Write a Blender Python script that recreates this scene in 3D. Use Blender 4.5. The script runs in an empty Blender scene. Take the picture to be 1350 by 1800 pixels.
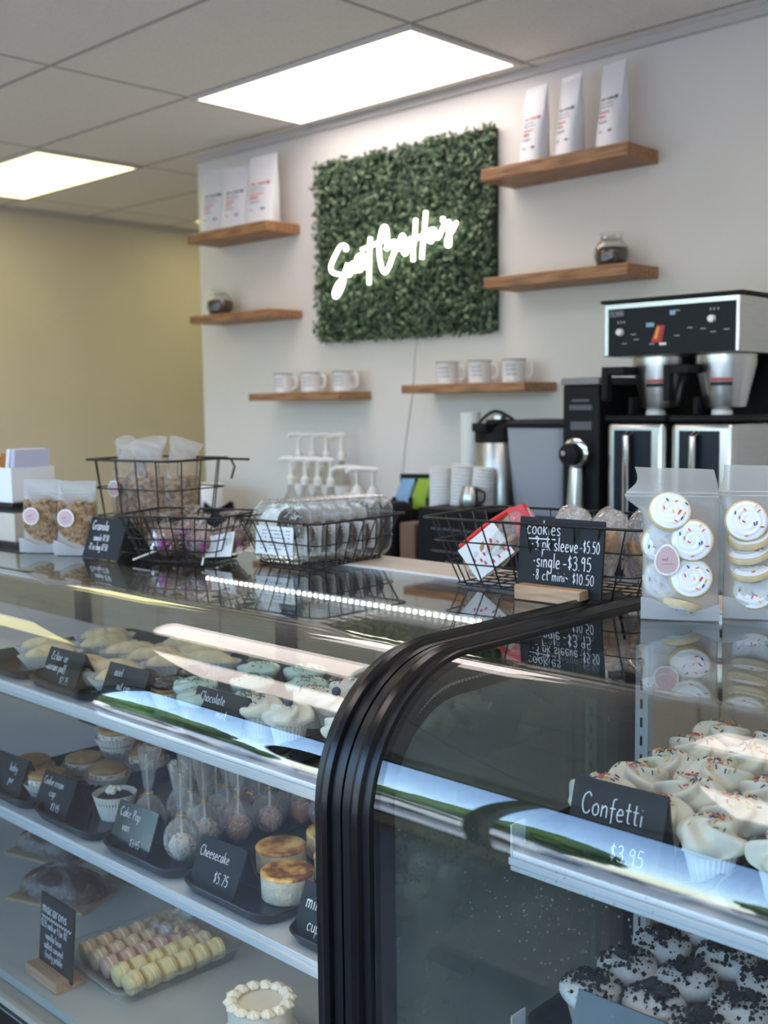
import bpy, math, random
from mathutils import Matrix, Vector
random.seed(7)
SC = bpy.context.scene
COL = SC.collection
PI = math.pi
R = math.radians

# ------------------------------------------------------------------ camera
def set_camera():
    f, yaw, pitch, roll = 1967.0, R(44.06), R(5.505), R(-0.692)
    F = Vector((-math.sin(yaw) * math.cos(pitch), math.cos(yaw) * math.cos(pitch), -math.sin(pitch)))
    R0 = Vector((math.cos(yaw), math.sin(yaw), 0))
    U0 = R0.cross(F)
    Rt = R0 * math.cos(roll) + U0 * math.sin(roll)
    Up = -R0 * math.sin(roll) + U0 * math.cos(roll)
    cd = bpy.data.cameras.new('camera')
    co = bpy.data.objects.new('camera', cd)
    COL.objects.link(co)
    M4 = Matrix((Rt, Up, -F)).transposed().to_4x4()
    M4.translation = (0, 0, 1.60)
    co.matrix_world = M4
    cd.sensor_fit = 'VERTICAL'
    cd.sensor_height = 24.0
    cd.lens = 24.0 * f / 1800.0
    cd.clip_start = 0.05
    cd.clip_end = 400
    cd.dof.use_dof = True
    cd.dof.focus_distance = 1.72
    cd.dof.aperture_fstop = cd.lens / 1000.0 / 0.0088
    cd.dof.aperture_blades = 0
    SC.camera = co
set_camera()

# ------------------------------------------------------------------ world, sun, exposure
W = bpy.data.worlds.new('world'); SC.world = W; W.use_nodes = True
wn = W.node_tree.nodes; wl = W.node_tree.links
bg = wn['Background']
sky = wn.new('ShaderNodeTexSky'); sky.sky_type = 'NISHITA'; sky.sun_disc = False
sky.sun_elevation = R(48); sky.sun_rotation = R(10); sky.altitude = 50; sky.air_density = 1.0; sky.dust_density = 0.6; sky.ozone_density = 3.5
wl.new(sky.outputs[0], bg.inputs[0]); bg.inputs[1].default_value = 1.8
sd = bpy.data.lights.new('sun', 'SUN'); sd.energy = 14.0; sd.angle = R(0.6); sd.color = (1.0, .95, .87)
so = bpy.data.objects.new('sun', sd); COL.objects.link(so); so.rotation_euler = (R(-40), R(8), 0)   # from behind the shop
SC.view_settings.view_transform = 'Standard'; SC.view_settings.look = 'None'
SC.view_settings.exposure = 0.0; SC.view_settings.gamma = 1.0
try: SC.view_settings.use_curve_mapping = False
except Exception: pass
cy = SC.cycles
cy.max_bounces = 10; cy.diffuse_bounces = 5; cy.glossy_bounces = 5; cy.transmission_bounces = 6
cy.transparent_max_bounces = 40; cy.caustics_reflective = False; cy.caustics_refractive = False
cy.sample_clamp_indirect = 4.0
PANEL_POWER = 5.3

# ------------------------------------------------------------------ materials
MATS = {}
def lin(c): return tuple(((x / 255.0 + 0.055) / 1.055) ** 2.4 if x > 10 else x / 255.0 / 12.92 for x in c)
def mat(name):
    m = bpy.data.materials.new(name); m.use_nodes = True
    return m, m.node_tree.nodes, m.node_tree.links
def pbr(name, col, rough=.5, metal=0.0, var=0.0, vscale=30.0, bump=0.0, bscale=80.0, spec=.5, sss=0.0, stretch=None, col2=None, coat=0.0):
    """A Principled material whose colour wanders by noise (var or col2) and whose surface carries a noise bump."""
    if name in MATS: return MATS[name]
    m, n, l = mat(name); b = n['Principled BSDF']
    c = lin(col)
    b.inputs['Base Color'].default_value = (*c, 1); b.inputs['Roughness'].default_value = rough
    b.inputs['Metallic'].default_value = metal; b.inputs['Specular IOR Level'].default_value = spec
    if coat: b.inputs['Coat Weight'].default_value = coat; b.inputs['Coat Roughness'].default_value = .08
    if sss: b.inputs['Subsurface Weight'].default_value = sss; b.inputs['Subsurface Radius'].default_value = (.01, .008, .006); b.inputs['Subsurface Scale'].default_value = .4
    tc = n.new('ShaderNodeTexCoord'); mp = n.new('ShaderNodeMapping'); l.new(tc.outputs['Object'], mp.inputs[0])
    if stretch: mp.inputs['Scale'].default_value = stretch
    if var or col2:
        t = n.new('ShaderNodeTexNoise'); t.inputs['Scale'].default_value = vscale; t.inputs['Detail'].default_value = 5
        l.new(mp.outputs[0], t.inputs['Vector'])
        r = n.new('ShaderNodeValToRGB'); l.new(t.outputs[0], r.inputs[0])
        a = lin(col2) if col2 else tuple(x * (1 - var) for x in c)
        z = c if col2 else tuple(min(1, x * (1 + var)) for x in c)
        r.color_ramp.elements[0].position = .35; r.color_ramp.elements[1].position = .65
        r.color_ramp.elements[0].color = (*a, 1); r.color_ramp.elements[1].color = (*z, 1)
        l.new(r.outputs[0], b.inputs['Base Color'])
    if bump:
        t2 = n.new('ShaderNodeTexNoise'); t2.inputs['Scale'].default_value = bscale; t2.inputs['Detail'].default_value = 4
        l.new(mp.outputs[0], t2.inputs['Vector'])
        bn = n.new('ShaderNodeBump'); bn.inputs['Strength'].default_value = bump; bn.inputs['Distance'].default_value = .004
        l.new(t2.outputs[0], bn.inputs['Height']); l.new(bn.outputs[0], b.inputs['Normal'])
    MATS[name] = m; return m
def glow(name, col, power):
    if name in MATS: return MATS[name]
    m, n, l = mat(name); n.remove(n['Principled BSDF'])
    e = n.new('ShaderNodeEmission'); e.inputs[0].default_value = (*lin(col), 1); e.inputs[1].default_value = power
    l.new(e.outputs[0], n['Material Output'].inputs[0]); MATS[name] = m; return m
def clear(name, tint=(1, 1, 1), ior=1.5, rough=0.0, milk=0.0, milkcol=(230, 232, 232), bump=0.0, bscale=40.0, fog=None, trans=.5, boost=1.0):
    """Thin clear sheet: see-through, Fresnel mirror, and a share of milky diffuse (milk) or patchy fog."""
    if name in MATS: return MATS[name]
    m, n, l = mat(name); n.remove(n['Principled BSDF']); out = n['Material Output']
    tr = n.new('ShaderNodeBsdfTransparent'); tr.inputs[0].default_value = (*tint, 1)
    base = tr.outputs[0]
    tc = n.new('ShaderNodeTexCoord')
    if milk or fog:
        df = n.new('ShaderNodeBsdfDiffuse'); df.inputs[0].default_value = (*lin(milkcol), 1)
        tl = n.new('ShaderNodeBsdfTranslucent'); tl.inputs[0].default_value = (*lin(milkcol), 1)
        dm = n.new('ShaderNodeMixShader'); dm.inputs[0].default_value = trans
        l.new(df.outputs[0], dm.inputs[1]); l.new(tl.outputs[0], dm.inputs[2])
        mx = n.new('ShaderNodeMixShader'); mx.inputs[0].default_value = milk
        l.new(base, mx.inputs[1]); l.new(dm.outputs[0], mx.inputs[2]); base = mx.outputs[0]
        if fog:
            t = n.new('ShaderNodeTexNoise'); t.inputs['Scale'].default_value = fog[0]; t.inputs['Detail'].default_value = 5
            l.new(tc.outputs['Object'], t.inputs['Vector'])
            mr = n.new('ShaderNodeMapRange'); mr.inputs[1].default_value = .3; mr.inputs[2].default_value = .7
            mr.inputs[3].default_value = fog[1]; mr.inputs[4].default_value = fog[2]
            l.new(t.outputs[0], mr.inputs[0]); l.new(mr.outputs[0], mx.inputs[0])
    gl = n.new('ShaderNodeBsdfGlossy'); gl.inputs['Roughness'].default_value = rough
    fr = n.new('ShaderNodeFresnel'); ge = n.new('ShaderNodeNewGeometry')
    mi = n.new('ShaderNodeMix'); mi.data_type = 'FLOAT'; mi.inputs[2].default_value = ior; mi.inputs[3].default_value = 1.0 / ior
    l.new(ge.outputs['Backfacing'], mi.inputs[0]); l.new(mi.outputs[0], fr.inputs['IOR'])
    if bump:
        t2 = n.new('ShaderNodeTexNoise'); t2.inputs['Scale'].default_value = bscale; t2.inputs['Detail'].default_value = 3; t2.inputs['Distortion'].default_value = 1.0
        l.new(tc.outputs['Object'], t2.inputs['Vector'])
        bn = n.new('ShaderNodeBump'); bn.inputs['Strength'].default_value = bump; bn.inputs['Distance'].default_value = .01
        l.new(t2.outputs[0], bn.inputs['Height']); l.new(bn.outputs[0], gl.inputs['Normal']); l.new(bn.outputs[0], fr.inputs['Normal'])
    mu = n.new('ShaderNodeMath'); mu.operation = 'MULTIPLY'; mu.inputs[1].default_value = boost; mu.use_clamp = True
    l.new(fr.outputs[0], mu.inputs[0])
    ms = n.new('ShaderNodeMixShader'); l.new(mu.outputs[0], ms.inputs[0]); l.new(base, ms.inputs[1]); l.new(gl.outputs[0], ms.inputs[2])
    l.new(ms.outputs[0], out.inputs[0]); MATS[name] = m; return m
def wood(name, c1, c2, along=(1, 12, 12)):
    if name in MATS: return MATS[name]
    m = pbr(name, c1, .5, 0, 0, 9.0, .25, 40.0, col2=c2, stretch=along)
    return m
def tiles(name, col, groove, sx, sy, ox, oy, gap=.02):
    """Ceiling grid: square lay-in tiles between metal T bars, with a fine pitted bump."""
    m, n, l = mat(name); b = n['Principled BSDF']; b.inputs['Roughness'].default_value = .9
    tc = n.new('ShaderNodeTexCoord'); sp = n.new('ShaderNodeSeparateXYZ'); l.new(tc.outputs['Object'], sp.inputs[0])
    def line(out, size, off):
        a = n.new('ShaderNodeMath'); a.operation = 'SUBTRACT'; a.inputs[1].default_value = off; l.new(out, a.inputs[0])
        d = n.new('ShaderNodeMath'); d.operation = 'PINGPONG'; d.inputs[1].default_value = size / 2; l.new(a.outputs[0], d.inputs[0])
        q = n.new('ShaderNodeMath'); q.operation = 'LESS_THAN'; q.inputs[1].default_value = gap / 2; l.new(d.outputs[0], q.inputs[0]); return q.outputs[0]
    mx = n.new('ShaderNodeMath'); mx.operation = 'MAXIMUM'; l.new(line(sp.outputs[0], sx, ox), mx.inputs[0]); l.new(line(sp.outputs[1], sy, oy), mx.inputs[1])
    t = n.new('ShaderNodeTexNoise'); t.inputs['Scale'].default_value = 160; t.inputs['Detail'].default_value = 4; l.new(tc.outputs['Object'], t.inputs['Vector'])
    r = n.new('ShaderNodeValToRGB'); c = lin(col); l.new(t.outputs[0], r.inputs[0])
    r.color_ramp.elements[0].position = .3; r.color_ramp.elements[0].color = (*[x * .86 for x in c], 1); r.color_ramp.elements[1].position = .5; r.color_ramp.elements[1].color = (*c, 1)
    mc = n.new('ShaderNodeMix'); mc.data_type = 'RGBA'; l.new(mx.outputs[0], mc.inputs[0]); l.new(r.outputs[0], mc.inputs[6]); mc.inputs[7].default_value = (*lin(groove), 1)
    l.new(mc.outputs[2], b.inputs['Base Color'])
    return m

# ------------------------------------------------------------------ mesh builder
class MB:
    def __init__(s): s.v = []; s.f = []; s.mi = []; s.T = Matrix.Identity(4)
    def add(s, vs, fs, m=0):
        o = len(s.v); T = s.T
        s.v += [tuple(T @ Vector(p)) for p in vs]
        s.f += [tuple(o + i for i in q) for q in fs]; s.mi += [m] * len(fs); return s
    def box(s, x0, x1, y0, y1, z0, z1, m=0):
        vs = [(x0, y0, z0), (x1, y0, z0), (x1, y1, z0), (x0, y1, z0), (x0, y0, z1), (x1, y0, z1), (x1, y1, z1), (x0, y1, z1)]
        return s.add(vs, [(0, 3, 2, 1), (4, 5, 6, 7), (0, 1, 5, 4), (1, 2, 6, 5), (2, 3, 7, 6), (3, 0, 4, 7)], m)
    def cbox(s, c, d, m=0): return s.box(c[0] - d[0] / 2, c[0] + d[0] / 2, c[1] - d[1] / 2, c[1] + d[1] / 2, c[2] - d[2] / 2, c[2] + d[2] / 2, m)
    def loft(s, loops, m=0, cap0=True, cap1=True, closed=True):
        n = len(loops[0]); vs = [p for L in loops for p in L]; fs = []
        for k in range(len(loops) - 1):
            for i in range(n if closed else n - 1):
                j = (i + 1) % n
                fs.append((k * n + i, k * n + j, (k + 1) * n + j, (k + 1) * n + i))
        if cap0: fs.append(tuple(range(n - 1, -1, -1)))
        if cap1: fs.append(tuple(range((len(loops) - 1) * n, len(loops) * n)))
        return s.add(vs, fs, m)
    def lathe(s, prof, n=24, c=(0, 0, 0), m=0, wave=None, sx=1, sy=1):
        L = []
        for k, (r, z) in enumerate(prof):
            row = []
            for i in range(n):
                a = 2 * PI * i / n; q = r * (wave(a, k) if wave else 1)
                row.append((c[0] + q * math.cos(a) * sx, c[1] + q * math.sin(a) * sy, c[2] + z))
            L.append(row)
        return s.loft(L, m, prof[0][0] > 1e-5, prof[-1][0] > 1e-5)
    def tube(s, path, r, n=8, m=0, closed=False, flat=1.0):
        P = [Vector(p) for p in path]; N = len(P); L = []
        up = None
        for i, p in enumerate(P):
            if closed: t = P[(i + 1) % N] - P[i - 1]
            else: t = P[min(i + 1, N - 1)] - P[max(i - 1, 0)]
            if t.length < 1e-9: t = Vector((0, 0, 1))
            t.normalize()
            if up is None: up = Vector((0, 0, 1)) if abs(t.z) < .9 else Vector((1, 0, 0))
            a = t.cross(up)
            if a.length < 1e-4: a = t.cross(Vector((0, 1, 0)))
            a.normalize(); b = a.cross(t).normalized(); up = b
            rr = r[i] if isinstance(r, (list, tuple)) else r
            L.append([tuple(p + a * math.cos(2 * PI * k / n) * rr + b * math.sin(2 * PI * k / n) * rr * flat) for k in range(n)])
        if closed: L.append(L[0]); return s.loft(L, m, False, False)
        return s.loft(L, m)
    def prism_x(s, poly, x0, x1, m=0):
        return s.loft([[(x0, y, z) for y, z in poly], [(x1, y, z) for y, z in poly]], m)
    def ball(s, c, r, n=12, m=0, sz=1.0):
        k = max(5, n // 2)
        return s.lathe([(r * math.sin(PI * i / k), -r * sz * math.cos(PI * i / k)) for i in range(k + 1)], n, c, m)
    def surf(s, fn, nu, nv, m=0, wrap=True):
        vs = [fn(i / nu, j / nv) for j in range(nv + 1) for i in range(nu if wrap else nu + 1)]
        w = nu if wrap else nu + 1; fs = []
        for j in range(nv):
            for i in range(nu):
                k = (i + 1) % w if wrap else i + 1
                fs.append((j * w + i, j * w + k, (j + 1) * w + k, (j + 1) * w + i))
        return s.add(vs, fs, m)
    def build(s, name, mats, parent=None, smooth=35, bevel=0, segs=2):
        me = bpy.data.meshes.new(name); me.from_pydata(s.v, [], s.f)
        for m in (mats if isinstance(mats, (list, tuple)) else [mats]): me.materials.append(m)
        if any(s.mi): me.polygons.foreach_set('material_index', s.mi)
        me.update()
        if smooth:
            me.polygons.foreach_set('use_smooth', [True] * len(me.polygons))
            try: me.set_sharp_from_angle(angle=R(smooth))
            except Exception: pass
        o = bpy.data.objects.new(name, me); COL.objects.link(o)
        if bevel:
            b = o.modifiers.new('bevel', 'BEVEL'); b.width = bevel; b.segments = segs; b.limit_method = 'ANGLE'; b.angle_limit = R(40)
        if parent: o.parent = parent
        return o
def tag(o, label, cat, group=None, kind=None):
    if label: o['label'] = label
    if cat: o['category'] = cat
    if group: o['group'] = group
    if kind: o['kind'] = kind
    return o
def thing(name, label, cat, loc=(0, 0, 0), rz=0, group=None):
    o = bpy.data.objects.new(name, None); o.empty_display_size = .02; COL.objects.link(o)
    o.location = loc; o.rotation_euler = (0, 0, rz)
    return tag(o, label, cat, group)
def struct(o): o['kind'] = 'structure'; return o
KIDS = {}
def kids(o): return [c for c in bpy.data.objects if c.parent == o]
def dup(root, loc, rz=0, label=None, group=None, scale=None):
    r = root.copy(); COL.objects.link(r); r.location = loc; r.rotation_euler = (0, 0, rz)
    if scale: r.scale = (scale,) * 3
    if label: r['label'] = label
    if group: r['group'] = group
    if root.name not in KIDS: KIDS[root.name] = [(c, kids(c)) for c in kids(root)]
    for ch, gs in KIDS[root.name]:
        c = ch.copy(); COL.objects.link(c); c.parent = r
        for g in gs:
            d = g.copy(); COL.objects.link(d); d.parent = c
    return r
class Rep:
    """First placement uses the built thing itself, later ones are copies of it with copies of its parts."""
    def __init__(s, root): s.root = root; s.used = False
    def at(s, loc, rz=0, label=None, scale=None):
        if not s.used:
            s.used = True; o = s.root; o.location = loc; o.rotation_euler = (0, 0, rz)
            if label: o['label'] = label
            if scale: o.scale = (scale,) * 3
            return o
        return dup(s.root, loc, rz, label, None, scale or 1.0)
def rrect(w, d, r, z, n=6, cx=0, cy=0):
    pts = []
    for (sx, sy, a0) in ((1, 1, 0), (-1, 1, 90), (-1, -1, 180), (1, -1, 270)):
        for k in range(n + 1):
            a = R(a0 + 90 * k / n)
            pts.append((cx + sx * (w / 2 - r) + r * math.cos(a), cy + sy * (d / 2 - r) + r * math.sin(a), z))
    return pts
def smoothline(pts, k=5):
    if len(pts) < 3: return [Vector(p) for p in pts]
    P = [Vector(p) for p in pts]; P = [P[0] * 2 - P[1]] + P + [P[-1] * 2 - P[-2]]; o = []
    for i in range(1, len(P) - 2):
        for j in range(k):
            t = j / k; a, b, c, d = P[i - 1:i + 3]
            o.append(.5 * ((2 * b) + (c - a) * t + (2 * a - 5 * b + 4 * c - d) * t * t + (3 * b - a - 3 * c + d) * t ** 3))
    o.append(P[-2]); return o

# ------------------------------------------------------------------ hand lettering (single-stroke glyphs)
G = {
 'a': (.5, ['.42,.5 .2,.55 .05,.3 .12,.05 .3,.05 .42,.45', '.42,.55 .42,.12 .5,.02']),
 'b': (.5, ['.08,1 .08,.02', '.08,.35 .25,.55 .44,.4 .4,.1 .2,.02 .08,.12']),
 'c': (.45, ['.4,.48 .22,.55 .05,.3 .15,.04 .4,.08']),
 'd': (.5, ['.42,.5 .2,.55 .05,.3 .12,.05 .3,.05 .42,.4', '.42,1 .42,.02']),
 'e': (.47, ['.06,.28 .38,.34 .34,.52 .18,.54 .05,.28 .16,.03 .42,.08']),
 'f': (.36, ['.38,.95 .2,.9 .17,.6 .17,-.15', '.03,.5 .35,.52']),
 'g': (.5, ['.42,.48 .2,.55 .06,.32 .14,.1 .32,.12 .42,.45', '.43,.55 .42,-.2 .25,-.35 .06,-.22']),
 'h': (.48, ['.08,1 .08,.02', '.08,.35 .26,.54 .4,.42 .42,.02']),
 'i': (.2, ['.1,.52 .1,.03', '.1,.74 .11,.77']),
 'j': (.25, ['.16,.52 .15,-.2 .02,-.3', '.16,.74 .17,.77']),
 'k': (.45, ['.07,1 .08,.02', '.4,.55 .08,.28', '.17,.33 .42,.02']),
 'l': (.2, ['.1,1 .1,.03']),
 'm': (.68, ['.06,.54 .06,.03', '.06,.38 .2,.54 .32,.42 .33,.03', '.33,.38 .46,.54 .58,.42 .6,.03']),
 'n': (.47, ['.07,.54 .07,.03', '.07,.35 .25,.54 .38,.42 .4,.03']),
 'o': (.47, ['.24,.55 .07,.4 .08,.12 .24,.03 .4,.14 .4,.42 .24,.55']),
 'p': (.48, ['.08,.54 .07,-.35', '.08,.4 .25,.55 .43,.4 .38,.1 .2,.03 .08,.14']),
 'r': (.38, ['.07,.54 .08,.03', '.08,.32 .2,.52 .36,.5']),
 's': (.4, ['.36,.47 .2,.55 .07,.43 .18,.3 .34,.2 .26,.04 .05,.08']),
 't': (.36, ['.17,.9 .17,.15 .32,.05', '.02,.58 .34,.6']),
 'u': (.47, ['.07,.54 .08,.15 .22,.03 .38,.15 .4,.54', '.4,.54 .42,.03']),
 'v': (.43, ['.04,.54 .2,.04 .4,.54']),
 'x': (.43, ['.05,.54 .4,.03', '.4,.54 .05,.03']),
 'y': (.45, ['.05,.54 .1,.2 .24,.14 .38,.25', '.4,.54 .38,-.2 .2,-.34 .04,-.2']),
 'z': (.43, ['.05,.52 .38,.52 .06,.05 .42,.05']),
 'C': (.6, ['.55,.82 .38,.98 .12,.8 .05,.4 .2,.06 .42,.04 .56,.2']),
 'G': (.65, ['.55,.84 .35,.98 .1,.75 .06,.3 .25,.03 .5,.12 .55,.4 .34,.42']),
 'E': (.55, ['.5,.9 .25,.97 .15,.75 .3,.58 .4,.56', '.3,.56 .08,.4 .12,.08 .35,.03 .5,.15']),
 'P': (.5, ['.1,.97 .1,.02', '.1,.92 .35,.97 .45,.75 .32,.5 .1,.48']),
 'B': (.55, ['.08,.98 .08,.02', '.08,.98 .38,.95 .42,.72 .3,.54 .08,.52', '.3,.52 .5,.4 .45,.1 .3,.02 .08,.02']),
 'U': (.6, ['.08,.98 .08,.25 .2,.03 .38,.03 .5,.25 .5,.98']),
 'N': (.6, ['.08,.02 .08,.98', '.08,.98 .5,.02', '.5,.02 .5,.98']),
 '0': (.5, ['.25,.95 .08,.7 .08,.25 .25,.03 .42,.25 .42,.7 .25,.95']),
 '1': (.25, ['.05,.78 .14,.95 .14,.03']),
 '2': (.48, ['.06,.75 .2,.95 .4,.8 .35,.5 .06,.05 .44,.06']),
 '3': (.45, ['.06,.85 .25,.95 .38,.78 .3,.58 .16,.53', '.2,.53 .4,.42 .38,.12 .2,.03 .04,.12']),
 '4': (.48, ['.12,.95 .06,.5 .42,.5', '.36,.85 .34,.02']),
 '5': (.47, ['.42,.93 .14,.93 .1,.55 .3,.6 .42,.35 .3,.06 .06,.08']),
 '7': (.45, ['.05,.93 .42,.93 .18,.03']),
 '8': (.47, ['.36,.85 .2,.95 .1,.78 .22,.55 .4,.3 .3,.05 .12,.08 .08,.3 .25,.52 .38,.7 .36,.85']),
 '9': (.45, ['.36,.75 .22,.95 .06,.75 .16,.55 .35,.7', '.37,.9 .34,.02']),
 '$': (.42, ['.35,.78 .2,.86 .07,.7 .2,.52 .35,.35 .22,.16 .05,.22', '.2,1.0 .2,.02']),
 '.': (.2, ['.08,.05 .1,.08']), '-': (.4, ['.05,.35 .34,.36']), '~': (.4, ['.04,.4 .15,.46 .25,.34 .36,.38']),
 '*': (.3, ['.08,.4 .13,.42 .12,.36 .08,.4']), ' ': (.3, []), "'": (.15, ['.08,1 .06,.82']), '_': (.5, ['.0,-.18 .5,-.14']),
}
def letter_mesh(mb, text, x, z, h, slope=0.0, squeeze=1.0, stroke=None, m=0):
    """Chalk-pen strokes in the local XZ plane, standing out a hair towards -Y. h = cap height."""
    cx = x; stroke = stroke or max(.00045, h * .036)
    for ch in text:
        w, st = G.get(ch, G[' '])
        for k in st:
            pts = [tuple(float(q) for q in p.split(',')) for p in k.split()]
            P = [(cx + a * h * squeeze, 0, z + b * h + slope * (cx + a * h - x)) for a, b in pts]
            mb.tube(smoothline(P, 4), stroke, 5, m, flat=1.0)
        cx += (w + .09) * h * squeeze
    return cx

# ------------------------------------------------------------------ shared materials
M_white_paint = pbr('white wall paint', (226, 222, 216), .7, var=.015, vscale=3, bump=.06, bscale=300)
M_tan_paint = pbr('olive tan wall paint', (222, 211, 190), .75, var=.02, vscale=3, bump=.05, bscale=300)
M_black = pbr('black powder coat', (14, 15, 18), .35, var=.1, vscale=40, spec=.35)
M_gloss_black = pbr('black gasket', (6, 7, 9), .25, var=.1, vscale=20)
M_matt_black = pbr('matt black', (17, 18, 21), .6, var=.12, vscale=60, spec=.25)
M_wire = pbr('black wire', (18, 18, 20), .4)
M_tray = pbr('black tray plastic', (14, 15, 18), .22, var=.1, vscale=30)
M_steel = pbr('brushed steel', (196, 196, 192), .28, 1.0, var=.05, vscale=8, stretch=(2, 2, 60))
M_chrome = pbr('chrome', (215, 215, 215), .12, 1.0)
M_white_metal = pbr('white enamelled shelf', (214, 218, 222), .35, var=.02, vscale=10)
M_grey_metal = pbr('grey deck metal', (176, 180, 176), .45, var=.05, vscale=6)
M_beige = pbr('beige laminate', (196, 186, 170), .5, var=.04, vscale=14)
M_white_plastic = pbr('white plastic', (232, 232, 230), .35)
M_chalk = pbr('chalk pen white', (236, 238, 242), .8)
M_board = pbr('chalkboard', (25, 28, 33), .6, var=.12, vscale=25, spec=.3); M_board_gloss = pbr('glossy chalkboard', (30, 34, 40), .1, var=.12, vscale=25, spec=.42)
M_oak = wood('oiled oak', (178, 132, 90), (126, 86, 56))
M_pine = wood('pale pine', (196, 162, 128), (160, 124, 92))
M_case_glass = clear('case glass', (.90, .925, .92), 1.52, boost=1.35)
M_end_glass = clear('dark end glass', (.62, .68, .67), 1.5)
M_fog_glass = clear('fogged end glass', (.62, .66, .64), 1.5, milk=.4, milkcol=(172, 184, 180), fog=(4.0, .26, .52), trans=.5, boost=1.3)
M_rear_glass = clear('tinted rear door glass', (.78, .79, .77), 1.5)
M_window = clear('window glass', (.97, .98, .98), 1.5)
M_cream = pbr('vanilla buttercream', (240, 233, 214), .45, var=.02, vscale=40, bump=.1, bscale=120, sss=.15)
M_paper_cup = pbr('white baking paper', (224, 220, 212), .7, var=.03, vscale=50)
M_brown_cake = pbr('golden cake', (176, 122, 70), .85, var=.25, vscale=90, bump=.5, bscale=260)
M_choc = pbr('chocolate cake', (58, 36, 28), .8, var=.3, vscale=90, bump=.5, bscale=260)
M_card = pbr('white card', (236, 236, 234), .6)
M_cello = clear('cellophane', (.985, .985, .985), 1.5, .06, milk=.025, bump=1.0, bscale=55, boost=2.4)
M_clam = clear('clear clamshell plastic', (.985, .99, .99), 1.5, .03, milk=.035, bump=.25, bscale=30, boost=1.4)
M_frost = clear('frosted pouch film', (1, 1, 1), 1.45, .25, milk=.5, milkcol=(226, 228, 228), bump=.25, bscale=30, trans=.6)
M_frost_solid = clear('frosted pouch seam', (1, 1, 1), 1.45, .3, milk=.72, milkcol=(232, 234, 236), trans=.55)
M_tan_ink = pbr('grey ink', (96, 98, 108), .7)
SPR = [pbr('sprinkle ' + k, c, .4) for k, c in (('red', (196, 60, 52)), ('blue', (52, 78, 140)), ('green', (48, 104, 66)), ('orange', (226, 128, 72)), ('pink', (220, 96, 120)), ('yellow', (228, 202, 96)))]

# ------------------------------------------------------------------ the room
XW, YW, ZC, YF, XR = -6.55, 3.5, 2.84, -1.7, 2.2
m = MB(); m.box(XW, XR, YF, 1.69, -.08, 0); m.box(XW, XR, 1.69, 6.2, -.08, 0, 1)
struct(m.build('floor', [pbr('brown vinyl floor', (108, 100, 92), .5, var=.1, vscale=4), pbr('pale bounce floor', (222, 218, 210), .5, var=.03, vscale=4)]))  # unseen aisle half is made pale to bounce light onto the ceiling
m = MB(); m.box(XW - .1, XR + .1, YF - .1, 6.3, ZC, ZC + .1)
struct(m.build('ceiling', tiles('lay-in ceiling tiles', (238, 233, 226), (176, 172, 166), 1.22, .61, -3.785, 2.805)))
m = MB(); m.box(-4.66, XR, YW, YW + .12, 0, ZC); struct(m.build('wall_back', M_white_paint))
m = MB(); m.box(XW - .12, XW, YF, 6.2, 0, ZC); struct(m.build('wall_left', M_tan_paint))
m = MB(); m.box(XW, XR, 6.2, 6.32, 0, ZC); struct(m.build('wall_far', M_tan_paint))
m = MB(); m.box(XR, XR + .12, YF, 6.2, 0, ZC); struct(m.build('wall_right', M_white_paint))
m = MB(); m.box(-4.66, XR, YW - .022, YW, ZC - .03, ZC); m.box(XW, XW + .022, YF, 6.2, ZC - .03, ZC)
struct(m.build('trim_1', pbr('ceiling angle', (200, 196, 190), .5)))
m = MB(); m.box(XW, XR, YF - .12, YF, 2.62, ZC); m.box(XW, XR, YF - .12, YF, 0, .42); m.box(XW, -5.95, YF - .12, YF, .42, 2.62)
struct(m.build('wall_front', M_white_paint))
m = MB(); m.box(-5.95, XR, YF - .064, YF - .058, .42, 2.62); win = struct(m.build('window_1', M_window))
m = MB()
for x in (-5.9, -2.86, -.9, 1.0, 2.15): m.box(x - .045, x + .045, YF - .1, YF - .02, .42, 2.62)
m.box(XW, XR, YF - .1, YF - .02, .42, .48); m.box(XW, XR, YF - .1, YF - .02, 2.57, 2.62)
o = m.build('window_frame', pbr('dark bronze frame', (30, 30, 32), .4), win)

# outside, seen only as the bright stripes mirrored in the curved glass
m = MB(); m.box(-60, 40, -70, YF - .12, -.12, -.02)
struct(m.build('ground', pbr('asphalt', (120, 120, 122), .9, var=.15, vscale=2)))
m = MB(); m.box(-60, 40, -6.0, -3.4, -.02, .0); m.box(-60, 40, -15.5, -13.2, -.02, .0)
struct(m.build('path', pbr('pale concrete', (196, 192, 184), .9, var=.06, vscale=3)))
M_leaf_out = pbr('hedge leaves', (72, 104, 50), .7, var=.4, vscale=1.2)
rt = random.Random(3)
for i in range(11):
    x = -46 + i * 7.2 + rt.uniform(-.6, .6); y = -22 - (i % 2) * 7.0; h = rt.uniform(3.6, 5.6)
    t = thing('tree', 'green roadside tree beyond the parking lot, number %d along the row' % (i + 1), 'tree', (x, y, -.02), 0, 'trees across the road')
    c = MB()
    for k in range(16):
        a = rt.uniform(0, 2 * PI); q = rt.uniform(0, 2.6); cr = rt.uniform(.9, 1.7)
        def f(u, v, a=a, q=q, cr=cr, k=k): 
            w = 1 + .18 * math.sin(9 * u * PI + k) * math.sin(7 * v * PI + k)
            return (q * math.cos(a) + cr * w * math.sin(PI * v) * math.cos(2 * PI * u), q * math.sin(a) + cr * w * math.sin(PI * v) * math.sin(2 * PI * u), h * (.45 + .035 * k) - cr * w * math.cos(PI * v))
        c.surf(f, 14, 8)
    c.build('crown', M_leaf_out, t)
    c = MB(); c.tube([(0, 0, 0), (.05, 0, h * .5), (0, .05, h * .8)], [.18, .14, .08], 8); c.build('trunk', pbr('bark', (84, 66, 52), .9), t)
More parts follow.
